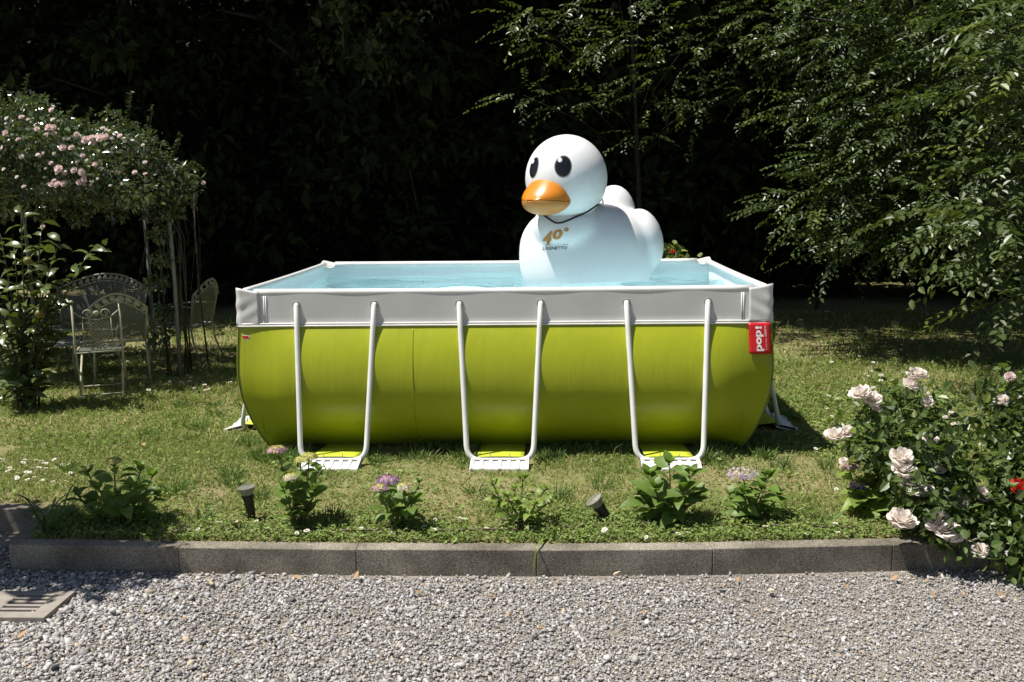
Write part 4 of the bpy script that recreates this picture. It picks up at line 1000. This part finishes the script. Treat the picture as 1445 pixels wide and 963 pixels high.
def climbing_rose():
    rg = random.Random(71); base = Vector((ax1b + .05, AY0 + .15, 0)); root = empty('climbing_rose', base); tag(root, 'climbing rose with pink blooms heaped over the metal arbour', 'climbing rose')
    st = MB(); cen, rad = [], []
    for i in range(9):
        x = base.x + rg.uniform(-.2, .08); y = base.y + rg.uniform(-.25, .5); t = Vector((x + rg.uniform(-.3, .1), y, rg.uniform(1.9, 2.4))); st.tube([(x, y, -.03), (x + rg.uniform(-.08, .12), y, .9), (x + rg.uniform(-.1, .1), y, 1.5), t], [.010, .008, .006, .004], 6)
    prof = [(-340, 190), (-60, 170), (0, 150), (40, 135), (75, 160), (110, 170), (150, 165), (185, 175), (210, 195), (235, 225), (265, 240)]
    for i in range(340):  # clumps past the left of view and forward are added to shade the chairs
        px = rg.uniform(-340, 250); tp = np.interp(px, [a for a, _ in prof], [b for _, b in prof]); py = tp + (275 - tp) * rg.random() ** .9 + 8
        if px > 215: py = rg.uniform(tp + 8, 285)
        y = rg.uniform(8.75, AY1 + .2); c = at(px, py, y if px < 215 else AY0 + rg.uniform(-.1, .3)); cen.append(c[:]); r_ = rg.uniform(.12, .24); rad.append((r_ * 1.2, r_ * 1.2, r_ * .75))
    for px, py in ((60, 300), (90, 290), (130, 290), (110, 305), (165, 300), (215, 300), (225, 330), (240, 300), (0, 300), (20, 290), (-30, 310), (230, 365), (222, 400), (232, 440), (228, 475)):
        cen.append(at(px, py, AY0 + .1)[:]); rad.append((.13, .15, .10))
    V, F, C = leaf_cloud(cen, rad, 140, .052, .55, (.085, .115, .050), 72, .2, .8, .5, .4)
    # upright shoots
    shoots = [(40, 105, 150), (185, 130, 195), (215, 150, 200), (255, 188, 225), (105, 150, 175), (130, 155, 180), (155, 148, 180), (5, 120, 160), (285, 240, 232), (272, 228, 250)]
    P = [];
    for px, py, p0 in shoots:
        a = at(px - 12, p0, AY0 + .1); b2 = at(px, py, AY0 + .1); st.tube([a, a.lerp(b2, .5) + Vector((.03, 0, .02)), b2], [.005, .004, .002], 5)
        for k in range(16): P.append((a.lerp(b2, k / 15))[:])
    P = np.array(P); P = np.repeat(P, 3, axis=0); n = len(P); r2 = np.random.default_rng(5); a2 = r2.uniform(0, 6.28, n)
    D = np.stack([np.cos(a2), np.sin(a2), r2.uniform(-.2, .9, n)], 1); v2 = leaves_vf(P, D, r2.normal(0, .4, (n, 3)) + np.array([0, 0, 1]), r2.uniform(.03, .055, n), r2.uniform(.015, .028, n), np.array([[.07, .085, .03]]) * r2.uniform(.7, 1.3, n)[:, None])
    V, F, C = merge([(V, F, C), v2]); link('foliage', np_mesh('foliage', V, F, C, origin=base[:]), M['rose_leaf'], root)
    for px, py, r_ in ((82, 238, .055), (80, 260, .05), (90, 259, .05), (73, 260, .045), (104, 240, .05), (115, 243, .05), (112, 257, .045), (118, 252, .04), (68, 180, .05), (75, 180, .045), (52, 182, .035), (120, 197, .055), (128, 195, .05), (140, 195, .06), (148, 193, .05), (88, 208, .05), (100, 208, .04), (108, 190, .04), (134, 232, .035), (242, 245, .05), (240, 238, .03), (7, 188, .045), (72, 155, .04), (287, 258, .03), (60, 320, .03), (30, 165, .035)):
        bloom(root, RP, at(px, py, 8.6 if px < 200 else AY0 - .05), r_ * .72, (rg.uniform(-.5, .3), -.8, rg.uniform(.1, .8)), rg)
    for i in range(70):  # tiny pale blooms scattered to stand in for bright glints on the leaves
        px = rg.uniform(0, 235); tp = np.interp(px, [a for a, _ in prof], [b for _, b in prof]); bloom(root, RP + RW, at(px, tp + 6 + (262 - tp) * rg.random(), 8.62 if px < 205 else AY0 - .1), rg.uniform(.014, .026), (rg.uniform(-.5, .3), -.6, rg.uniform(.3, 1)), rg)
    for i in range(14):
        px = rg.uniform(195, 275); a = at(px, 250, AY0 + rg.uniform(0, .5)); b2 = at(px + rg.uniform(-15, 20), rg.uniform(330, 460), AY0 + rg.uniform(0, .5)); st.tube([a, a.lerp(b2, .5) + Vector((rg.uniform(-.05, .1), 0, 0)), b2], .003, 4)
    st.build('stems', M['stem_wood'], root)
climbing_rose()

def xf(o, c, rz):
    o.location = c; o.rotation_euler = (0, 0, rz); return o
def part(mb, name, m, root, smooth=True):
    me = mb.mesh(name, (0, 0, 0), smooth, [m]); return link(name, me, None, root)
def scroll(mb, c, u, v, r, turns=1.25, rr=.006, sgn=1):
    pts = []
    for i in range(26):
        t = i / 25; a = sgn * t * turns * 6.283; q = r * (1 - .72 * t); pts.append(Vector(c) + Vector(u) * (q * math.cos(a)) + Vector(v) * (q * math.sin(a)))
    mb.tube(pts, rr, 5)
def folding_chair(c, rz):
    """faces local +y"""
    root = empty('folding_chair', c, rz); tag(root, 'cream wrought-iron folding chair with lattice back and ball finials', 'chair')
    W = .21; r = .011; X = Vector((1, 0, 0)); Z = Vector((0, 0, 1))
    for s in (-1, 1):
        mb = MB(); mb.tube([(s * W, -.02, .93), (s * W, -.02, .45), (s * W, .04, .30), (s * W * .98, .36, .0)], r, 7); mb.ball((s * W, -.02, .945), .02, 10, 8); part(mb, 'back_post', M['cream_iron'], root)
        mb = MB(); mb.tube([(s * W * .9, .38, .44), (s * W * .9, .10, .25), (s * W * .9, -.14, .0)], r, 7); part(mb, 'leg', M['cream_iron'], root)
    mb = MB(); mb.tube([(-W, .30, .06), (W, .30, .06)], .007, 6); mb.tube([(-W * .9, -.10, .045), (W * .9, -.10, .045)], .007, 6); part(mb, 'stretcher', M['cream_iron'], root)
    mb = MB(); N = 9
    mb.tube([(-W, -.02, .455), (W, -.02, .455), (W, .40, .455), (-W, .40, .455)], .012, 6, closed=True)
    part(mb, 'seat_frame', M['cream_iron'], root)
    mb = MB(); mb.box((-W, -.015, .448), (W, .395, .452)); part(mb, 'seat', M['metal_mesh'], root, False)
    mb = MB(); z0, z1 = .52, .79; n = 6
    top = lambda x: .80 - .055 * math.cos(x / W * math.pi / 2)
    mb.tube([(-W, -.02, .86), (-W * .6, -.02, .79), (0, -.02, .765), (W * .6, -.02, .79), (W, -.02, .86)], .007, 6); mb.tube([(-W, -.02, z0), (W, -.02, z0)], .007, 6)
    for x in (-.6, .6): mb.tube([(x * W, -.02, z0), (x * W, -.02, .79)], .006, 5)
    part(mb, 'back_rail', M['cream_iron'], root)
    mb = MB(); w2 = W * .6
    for i in range(-7, 8):
        for sg in (-1, 1):
            pts = []
            for k in range(13):
                t = k / 12; x = i * w2 / 3.5 + sg * (t - .5) * .27; z = z0 + (z1 - .03 - z0) * t
                if abs(x) <= w2: pts.append((x, -.02 + .002 * sg, z))
            if len(pts) > 1: mb.tube([pts[0], pts[-1]], .0032, 4)
    part(mb, 'lattice', M['cream_iron'], root)
    mb = MB()
    for s in (-1, 1):
        scroll(mb, (s * .075, -.02, .825), (s, 0, 0), (0, 0, 1), .045); scroll(mb, (s * .035, -.02, .485), (s, 0, 0), (0, 0, -1), .03)
        mb.tube([(s * W * .97, -.02, .52), (s * W * .75, -.02, .60), (s * W * .9, -.02, .72)], .004, 5)
    mb.ball((0, -.02, .83), (.03, .012, .025), 8, 6); part(mb, 'scrollwork', M['cream_iron'], root)
    return root
def mesh_seat(name, c, rz, W, backh, seat_z, label, cat, m, bow=.10, depth=.48):
    """wrought-iron armchair or settee with curved mesh back and a pierced leaf border; faces local +y"""
    root = empty(name, c, rz); tag(root, label, cat); H = W / 2
    def topz(u): return backh - .13 * abs(u) ** 2.2 + .02 * math.cos(u * 3.14)        # u -1..1
    def bx(u): return H * u * 1.0
    def by(u, z): return -.02 - bow * (1 - u * u) - .22 * (z - seat_z)
    mb = MB(); mb.grid(lambda a, b: (bx(2 * a - 1) * (.86 + .14 * b), by(2 * a - 1, seat_z + .05 + b * (topz(2 * a - 1) - .13 - seat_z)), seat_z + .05 + b * (topz(2 * a - 1) - .13 - seat_z)), 16, 10)
    o = part(mb, 'back_mesh', M['metal_mesh'], root)
    mb = MB(); us = [i / 12 for i in range(-12, 13)]
    mb.tube([(bx(u), by(u, topz(u)), topz(u)) for u in us], .013, 6); mb.tube([(bx(u) * .98, by(u, topz(u) - .09), topz(u) - .085) for u in us], .009, 6)
    for s in (-1, 1): mb.tube([(s * H, by(s, topz(s)), topz(s)), (s * H * .93, by(s, seat_z + .2), seat_z + .2), (s * H * .86, by(s, seat_z), seat_z)], .013, 6)
    part(mb, 'back_frame', m, root)
    mb = MB(); nl = max(6, int(W * 14))
    for i in range(nl):
        u = -1 + 2 * (i + .5) / nl; z = topz(u) - .043; q = MB(); mb.ball((bx(u), by(u, z), z), (.030, .006, .030), 8, 6); mb.ball((bx(u) + .028, by(u, z), z - .014), (.016, .005, .020), 6, 5)
    part(mb, 'leaf_border', m, root)['kind'] = 'stuff'
    mb = MB(); mb.tube([(-H * .86, -.02, seat_z), (H * .86, -.02, seat_z), (H * .95, depth, seat_z), (0, depth + .05, seat_z), (-H * .95, depth, seat_z)], .013, 6, closed=True); part(mb, 'seat_frame', m, root)
    mb = MB(); mb.grid(lambda a, b: ((2 * a - 1) * H * (.86 + .09 * b), -.02 + b * (depth + .02), seat_z + .004 - .02 * math.sin(math.pi * a) * math.sin(math.pi * b)), 10, 8); part(mb, 'seat', M['metal_mesh'], root)
    for sx in (-1, 1):
        mb = MB(); mb.tube([(sx * H * .86, -.02, seat_z), (sx * H * .90, -.05, seat_z * .55), (sx * H * .94, -.14, .0)], [.013, .012, .010], 6); part(mb, 'leg', m, root)
        mb = MB(); mb.tube([(sx * H * .93, depth, seat_z), (sx * H * .98, depth + .03, seat_z * .6), (sx * H * .94, depth + .05, .0)], [.013, .012, .010], 6); part(mb, 'leg', m, root)
        mb = MB(); mb.tube([(sx * H * .95, by(1, seat_z + .24), seat_z + .24), (sx * H * 1.02, .22, seat_z + .24), (sx * H * 1.04, depth, seat_z + .22), (sx * H * 1.0, depth + .02, seat_z + .12), (sx * H * .95, depth - .02, seat_z)], .011, 6); part(mb, 'arm', m, root)
    return root
b = g(146, 560); folding_chair((b.x, b.y, 0), .38)
b = g(180, 540); mesh_seat('armchair', (b.x - .1, b.y + .12, 0), .42, .58, .93, .42, 'cream wrought-iron armchair with curved mesh back behind the folding chair', 'armchair', M['cream_iron'])
b = g(125, 512); mesh_seat('garden_bench', (b.x, b.y + .35, 0), 3.14159 - .12, 1.20, .98, .42, 'wide wrought-iron garden bench with mesh back under the arbour', 'bench', M['old_iron'], .12, .5)
b = g(268, 508); mesh_seat('garden_chair', (b.x + .15, b.y, 0), 1.35, .50, .95, .42, 'grey iron garden chair turned sideways beside the arbour post', 'chair', M['old_iron'], .05, .42)
b = g(105, 535); tb = empty('low_table', (b.x - .15, b.y + .15, 0)); tag(tb, 'low white metal mesh table between the garden chairs', 'table')
mb = MB(); mb.lathe([(.0, .40), (.36, .40), (.375, .395), (.375, .380), (.0, .380)], (0, 0, 0), 28); part(mb, 'table_top', M['old_iron'], tb)
for k in range(4):
    a = .785 + k * 1.571; mb = MB(); mb.tube([(.30 * math.cos(a), .30 * math.sin(a), .385), (.24 * math.cos(a), .24 * math.sin(a), .2), (.32 * math.cos(a), .32 * math.sin(a), 0)], .012, 6); part(mb, 'leg', M['old_iron'], tb)

# plant behind the pool
def geranium():
    rg = random.Random(81); b = Vector((at(950, 360, 9.95).x, 9.95, 0)); root = empty('geranium', b); tag(root, 'light green geranium plant showing above the far pool rim', 'geranium')
    cen = [at(px, py, 9.95 + dy)[:] for px, py, dy in ((940, 352, 0), (952, 358, .05), (945, 366, -.05), (962, 366, 0), (935, 366, .05), (985, 368, 0), (955, 350, .1), (940, 385, 0), (960, 390, 0), (980, 388, 0))]
    V, F, C = leaf_cloud(cen, [(.07, .08, .05)] * len(cen), 32, .045, .95, (.15, .19, .06), 82, .1, 1.2, .3, .3); link('foliage', np_mesh('foliage', V, F, C, origin=b[:]), M['col_matte'], root)
    st = MB()
    for c in cen: st.tube([b + Vector((rg.uniform(-.1, .1), rg.uniform(-.05, .05), -.02)), b.lerp(Vector(c), .5) + Vector((rg.uniform(-.05, .05), 0, .1)), c], [.008, .006, .003], 5)
    st.build('stems', M['stem_green'], root); bloom(root, RR, at(949, 355, 9.85), .022, (0, -1, .5), rg)
geranium()

# ------------------------------------------------------------------ TREES
def trunk_mesh(base, h, r, seed, limbs=6, spread=2.2, z0=.35, lean=(0, 0)):
    rg = random.Random(seed); mb = MB(); n = 10; pts = []
    for i in range(n + 1):
        t = i / n; pts.append(Vector((base.x + lean[0] * t * h + .12 * math.sin(3 * t + seed), base.y + lean[1] * t * h + .12 * math.cos(2.3 * t + seed), h * t - .1)))
    mb.tube(pts, [r * (1.25 if i == 0 else 1) * (1 - .75 * i / n) for i in range(n + 1)], 9)
    for k in range(limbs):
        i = min(n - 1, int(n * (z0 + (.95 - z0) * k / limbs))); p = pts[i]; a = rg.uniform(0, 6.283); L_ = spread * rg.uniform(.6, 1.1); e_ = p + Vector((math.cos(a) * L_, math.sin(a) * L_, L_ * rg.uniform(.25, .7)))
        mb.tube([p, p.lerp(e_, .5) + Vector((0, 0, .1 * L_)), e_], [r * .4, r * .25, r * .08], 6)
    return mb
def big_tree(base, h, r, center, radii, n_clump, per, L, col, label, seed, mt='col_dark', name='tree', group=None, cr=(.5, .9), limbs=6, lean=(0, 0), floor=None):
    root = empty(name, base); tag(root, label, 'tree', group); rg = np.random.default_rng(seed)
    q = nrm(rg.normal(0, 1, (n_clump, 3))) * (rg.random(n_clump)[:, None] ** .5) * np.array(radii) + np.array(center)
    if floor is not None: q[:, 2] = np.maximum(q[:, 2], floor + rg.random(n_clump) * .4)
    s = rg.uniform(*cr, n_clump); rad = np.stack([s * 1.1, s * 1.1, s * .6], 1)
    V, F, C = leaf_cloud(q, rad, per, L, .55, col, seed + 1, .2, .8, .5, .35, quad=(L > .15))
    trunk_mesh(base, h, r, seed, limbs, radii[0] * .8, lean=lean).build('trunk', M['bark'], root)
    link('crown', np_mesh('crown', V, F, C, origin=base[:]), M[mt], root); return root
TALL = 'tall shade trees behind the garden'
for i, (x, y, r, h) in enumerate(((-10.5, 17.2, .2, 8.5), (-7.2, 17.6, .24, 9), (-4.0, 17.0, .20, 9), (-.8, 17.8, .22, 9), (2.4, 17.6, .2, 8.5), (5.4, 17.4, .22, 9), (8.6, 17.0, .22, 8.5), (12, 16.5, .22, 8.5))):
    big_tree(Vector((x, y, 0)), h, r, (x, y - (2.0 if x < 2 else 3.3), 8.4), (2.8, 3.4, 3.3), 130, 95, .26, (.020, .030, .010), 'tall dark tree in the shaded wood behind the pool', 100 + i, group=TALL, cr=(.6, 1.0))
UND = 'dark evergreen undergrowth behind the pool'
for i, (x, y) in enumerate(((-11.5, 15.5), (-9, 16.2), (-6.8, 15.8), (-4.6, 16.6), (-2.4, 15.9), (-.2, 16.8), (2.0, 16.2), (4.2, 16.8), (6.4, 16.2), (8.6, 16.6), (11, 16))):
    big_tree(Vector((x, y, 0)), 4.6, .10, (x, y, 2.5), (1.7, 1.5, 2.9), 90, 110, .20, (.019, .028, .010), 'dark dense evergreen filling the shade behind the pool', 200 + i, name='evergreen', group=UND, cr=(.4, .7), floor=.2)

# spray-leaved trees: twigs carrying two ranks of leaves in a flat drooping plane
def sprays(origins, dirs, nleaf, L, tw, col, seed, var=.35):
    rg = np.random.default_rng(seed); n = len(origins); O = np.asarray(origins); D = nrm(np.asarray(dirs)); nn = rg.normal(0, .28, (n, 3)); nn[:, 2] += 1
    S = nrm(np.cross(D, nn)); N = np.cross(S, D); P, Dd, Nn, Ls, Cs = [], [], [], [], []
    ln = tw * rg.uniform(.65, 1.25, n)[:, None]; sz = L * rg.uniform(.75, 1.2, n); cb = np.array([col]) * rg.uniform(1 - var, 1 + var, n)[:, None]
    ye = rg.random(n) < .15; cb[ye] *= np.array([1.5, 1.3, .8])
    for k in range(nleaf):
        t = (k + .5) / nleaf; sg = 1 if k % 2 else -1; P.append(O + D * (t * ln) - np.array([0, 0, 1]) * (.22 * t * t * ln)); a = rg.uniform(.7, 1.15, n)[:, None]
        Dd.append(D * np.cos(a) + S * (sg * np.sin(a)) + rg.normal(0, .15, (n, 3)) - np.array([0, 0, .22])); Nn.append(N + rg.normal(0, .25, (n, 3))); Ls.append(sz * rg.uniform(.7, 1.15, n) * (1 - .3 * abs(t - .5))); Cs.append(cb * rg.uniform(.85, 1.15, n)[:, None])
    return leaves_vf(*[np.concatenate(q) for q in (P, Dd, Nn)], np.concatenate(Ls), np.concatenate(Ls) * .5, np.concatenate(Cs), .22, .25)
def spray_tree(base, h, r, blobs, label, seed, L, tw, col, name, nleaf=13, lean=(0, 0), toward=(-.6, -.6), mt='col_leaf', dens=1.0, limbs_r=.35):
    root = empty(name, base); tag(root, label, 'tree'); rg = np.random.default_rng(seed); O, D = [], []
    tb_ = trunk_mesh(base, h, r, seed, 0 if limbs_r < .2 else 7, 1.6, lean=lean)
    for (c, rad, n) in blobs:
        n = max(6, int(n * dens))
        q = nrm(rg.normal(0, 1, (n, 3))) * (rg.random(n)[:, None] ** .4); O.append(np.array(c) + q * np.array(rad)); d = q * np.array([.7, .7, .3]) + np.array([toward[0], toward[1], -.12]) * .5 + rg.normal(0, .35, (n, 3)) * np.array([1, 1, .5]); D.append(d)
        ax = Vector((base.x + lean[0] * h * .5, base.y, min(h * .8, max(.6, c[2] * .75)))); tb_.tube([ax, ax.lerp(Vector(c), .5) + Vector((0, 0, .15)), Vector(c)], [r * limbs_r, r * limbs_r * .6, .006], 6)
    V, F, C = sprays(np.concatenate(O), np.concatenate(D), nleaf, L, tw, col, seed + 3); tb_.build('trunk', M['bark'], root); link('crown', np_mesh('crown', V, F, C, origin=base[:]), M[mt], root); return root
def B(px, py, y, rx, ry, rz, n): return (at(px, py, y)[:], (rx, ry, rz), n)
spray_tree(Vector((6.3, 11.6, 0)), 7.0, .16, [
    B(1190, 60, 11.2, .9, .8, .45, 130), B(1120, 20, 11.8, .8, .8, .4, 90), B(1260, 110, 10.8, .9, .8, .5, 140), B(1180, 160, 11.2, .75, .7, .3, 100), B(1300, 190, 10.5, .9, .8, .45, 140), B(1230, 230, 10.8, .9, .7, .3, 120),
    B(1150, 285, 10.8, .6, .5, .28, 80), B(1250, 305, 10.6, .85, .7, .28, 80), B(1190, 345, 10.6, .5, .5, .18, 34), B(1330, 270, 10.2, .8, .7, .35, 90), B(1400, 60, 10.0, .9, .8, .6, 160), B(1380, 170, 10.0, .8, .7, .5, 140),
    B(1330, 40, 10.8, .9, .8, .5, 130), B(1440, 250, 9.8, .7, .7, .6, 140), B(1310, 345, 10.5, .5, .5, .2, 30), B(1500, 120, 10, 1.0, .8, 1.2, 160), B(1500, 300, 10, .7, .7, .4, 60), B(1400, -60, 10.5, 1.6, 1.2, .6, 200), B(1240, -40, 11.2, 1.2, 1.0, .5, 130)],
    'leafy hornbeam with sunlit drooping sprays over the lawn edge', 301, .074, .50, (.060, .092, .026), 'hornbeam', nleaf=15)
spray_tree(Vector((5.9, 8.9, 0)), 4.6, .09, [
    B(1400, 310, 8.3, .45, .4, .16, 34), B(1440, 350, 8.2, .4, .35, .15, 30), B(1400, 380, 8.3, .30, .3, .10, 16), B(1440, 420, 8.1, .35, .3, .10, 18), B(1440, 230, 8.4, .45, .4, .2, 36), B(1400, 140, 8.6, .4, .4, .2, 26), B(1450, 100, 8.5, .45, .4, .3, 40), B(1440, 30, 8.6, .5, .4, .25, 40), B(1365, 290, 8.6, .3, .3, .12, 14), B(1500, 250, 8.5, .5, .5, 1.2, 90)],
    'nearer young hornbeam with large pale leaves reaching in beside the rose bushes', 302, .10, .58, (.075, .108, .034), 'hornbeam')
spray_tree(Vector((1.3, 14.6, 0)), 6.0, .05, [
    B(745, 25, 11.6, .28, .3, .2, 16), B(770, 60, 11.6, .3, .3, .2, 14), B(850, 60, 11.8, .4, .4, .3, 22), B(900, 40, 11.8, .5, .4, .3, 26), B(920, 110, 11.8, .4, .4, .3, 24), B(740, 135, 11.6, .4, .3, .1, 13), B(830, 145, 11.6, .4, .3, .1, 14), B(960, 75, 12.0, .4, .4, .35, 24), B(900, 190, 12.2, .3, .3, .15, 10), B(980, 150, 12.2, .35, .4, .3, 15), B(870, -20, 11.8, .8, .5, .3, 30), B(1030, 40, 11.8, .5, .5, .5, 30), B(1050, 130, 12.0, .4, .5, .4, 20), B(810, 15, 11.6, .4, .3, .25, 16)],
    'slender young tree with loose leafy branches behind the duck', 303, .075, .42, (.060, .090, .024), 'young_tree', nleaf=11, limbs_r=.15)
# few thin bare-stemmed saplings glimpsed in the shade
for i, (px, y, l, hh) in enumerate(((640, 15.0, -.25, 4.5), (1160, 14.8, .18, 4.5))):
    b = Vector((at(px, 460, y).x, y, 0)); big_tree(b, hh, .026, (b.x + l * hh, b.y, 4.2), (1.2, .9, .9), 16, 60, .12, (.05, .07, .02), 'thin leaning sapling in the shade behind the pool', 400 + i, name='sapling', group='saplings in the shade', cr=(.25, .5), limbs=4, lean=(l, 0), mt='col_leaf')
# tree standing left of the yard: throws the leafy shade on kerb corner and gravel
big_tree(Vector((-4.6, 4.6, 0)), 3.0, .07, (-4.25, 4.78, 2.6), (1.05, .40, .7), 30, 150, .09, (.07, .10, .025), 'small round-headed tree shading the kerb corner', 501, name='small_tree', cr=(.2, .4), mt='col_leaf')

# dark hedge added as a backdrop to block the sky behind the trees
hd = empty('hedge_backdrop', (0, 19.5, 0)); tag(hd, 'tall dark hedge added behind the trees to block the sky', 'hedge')
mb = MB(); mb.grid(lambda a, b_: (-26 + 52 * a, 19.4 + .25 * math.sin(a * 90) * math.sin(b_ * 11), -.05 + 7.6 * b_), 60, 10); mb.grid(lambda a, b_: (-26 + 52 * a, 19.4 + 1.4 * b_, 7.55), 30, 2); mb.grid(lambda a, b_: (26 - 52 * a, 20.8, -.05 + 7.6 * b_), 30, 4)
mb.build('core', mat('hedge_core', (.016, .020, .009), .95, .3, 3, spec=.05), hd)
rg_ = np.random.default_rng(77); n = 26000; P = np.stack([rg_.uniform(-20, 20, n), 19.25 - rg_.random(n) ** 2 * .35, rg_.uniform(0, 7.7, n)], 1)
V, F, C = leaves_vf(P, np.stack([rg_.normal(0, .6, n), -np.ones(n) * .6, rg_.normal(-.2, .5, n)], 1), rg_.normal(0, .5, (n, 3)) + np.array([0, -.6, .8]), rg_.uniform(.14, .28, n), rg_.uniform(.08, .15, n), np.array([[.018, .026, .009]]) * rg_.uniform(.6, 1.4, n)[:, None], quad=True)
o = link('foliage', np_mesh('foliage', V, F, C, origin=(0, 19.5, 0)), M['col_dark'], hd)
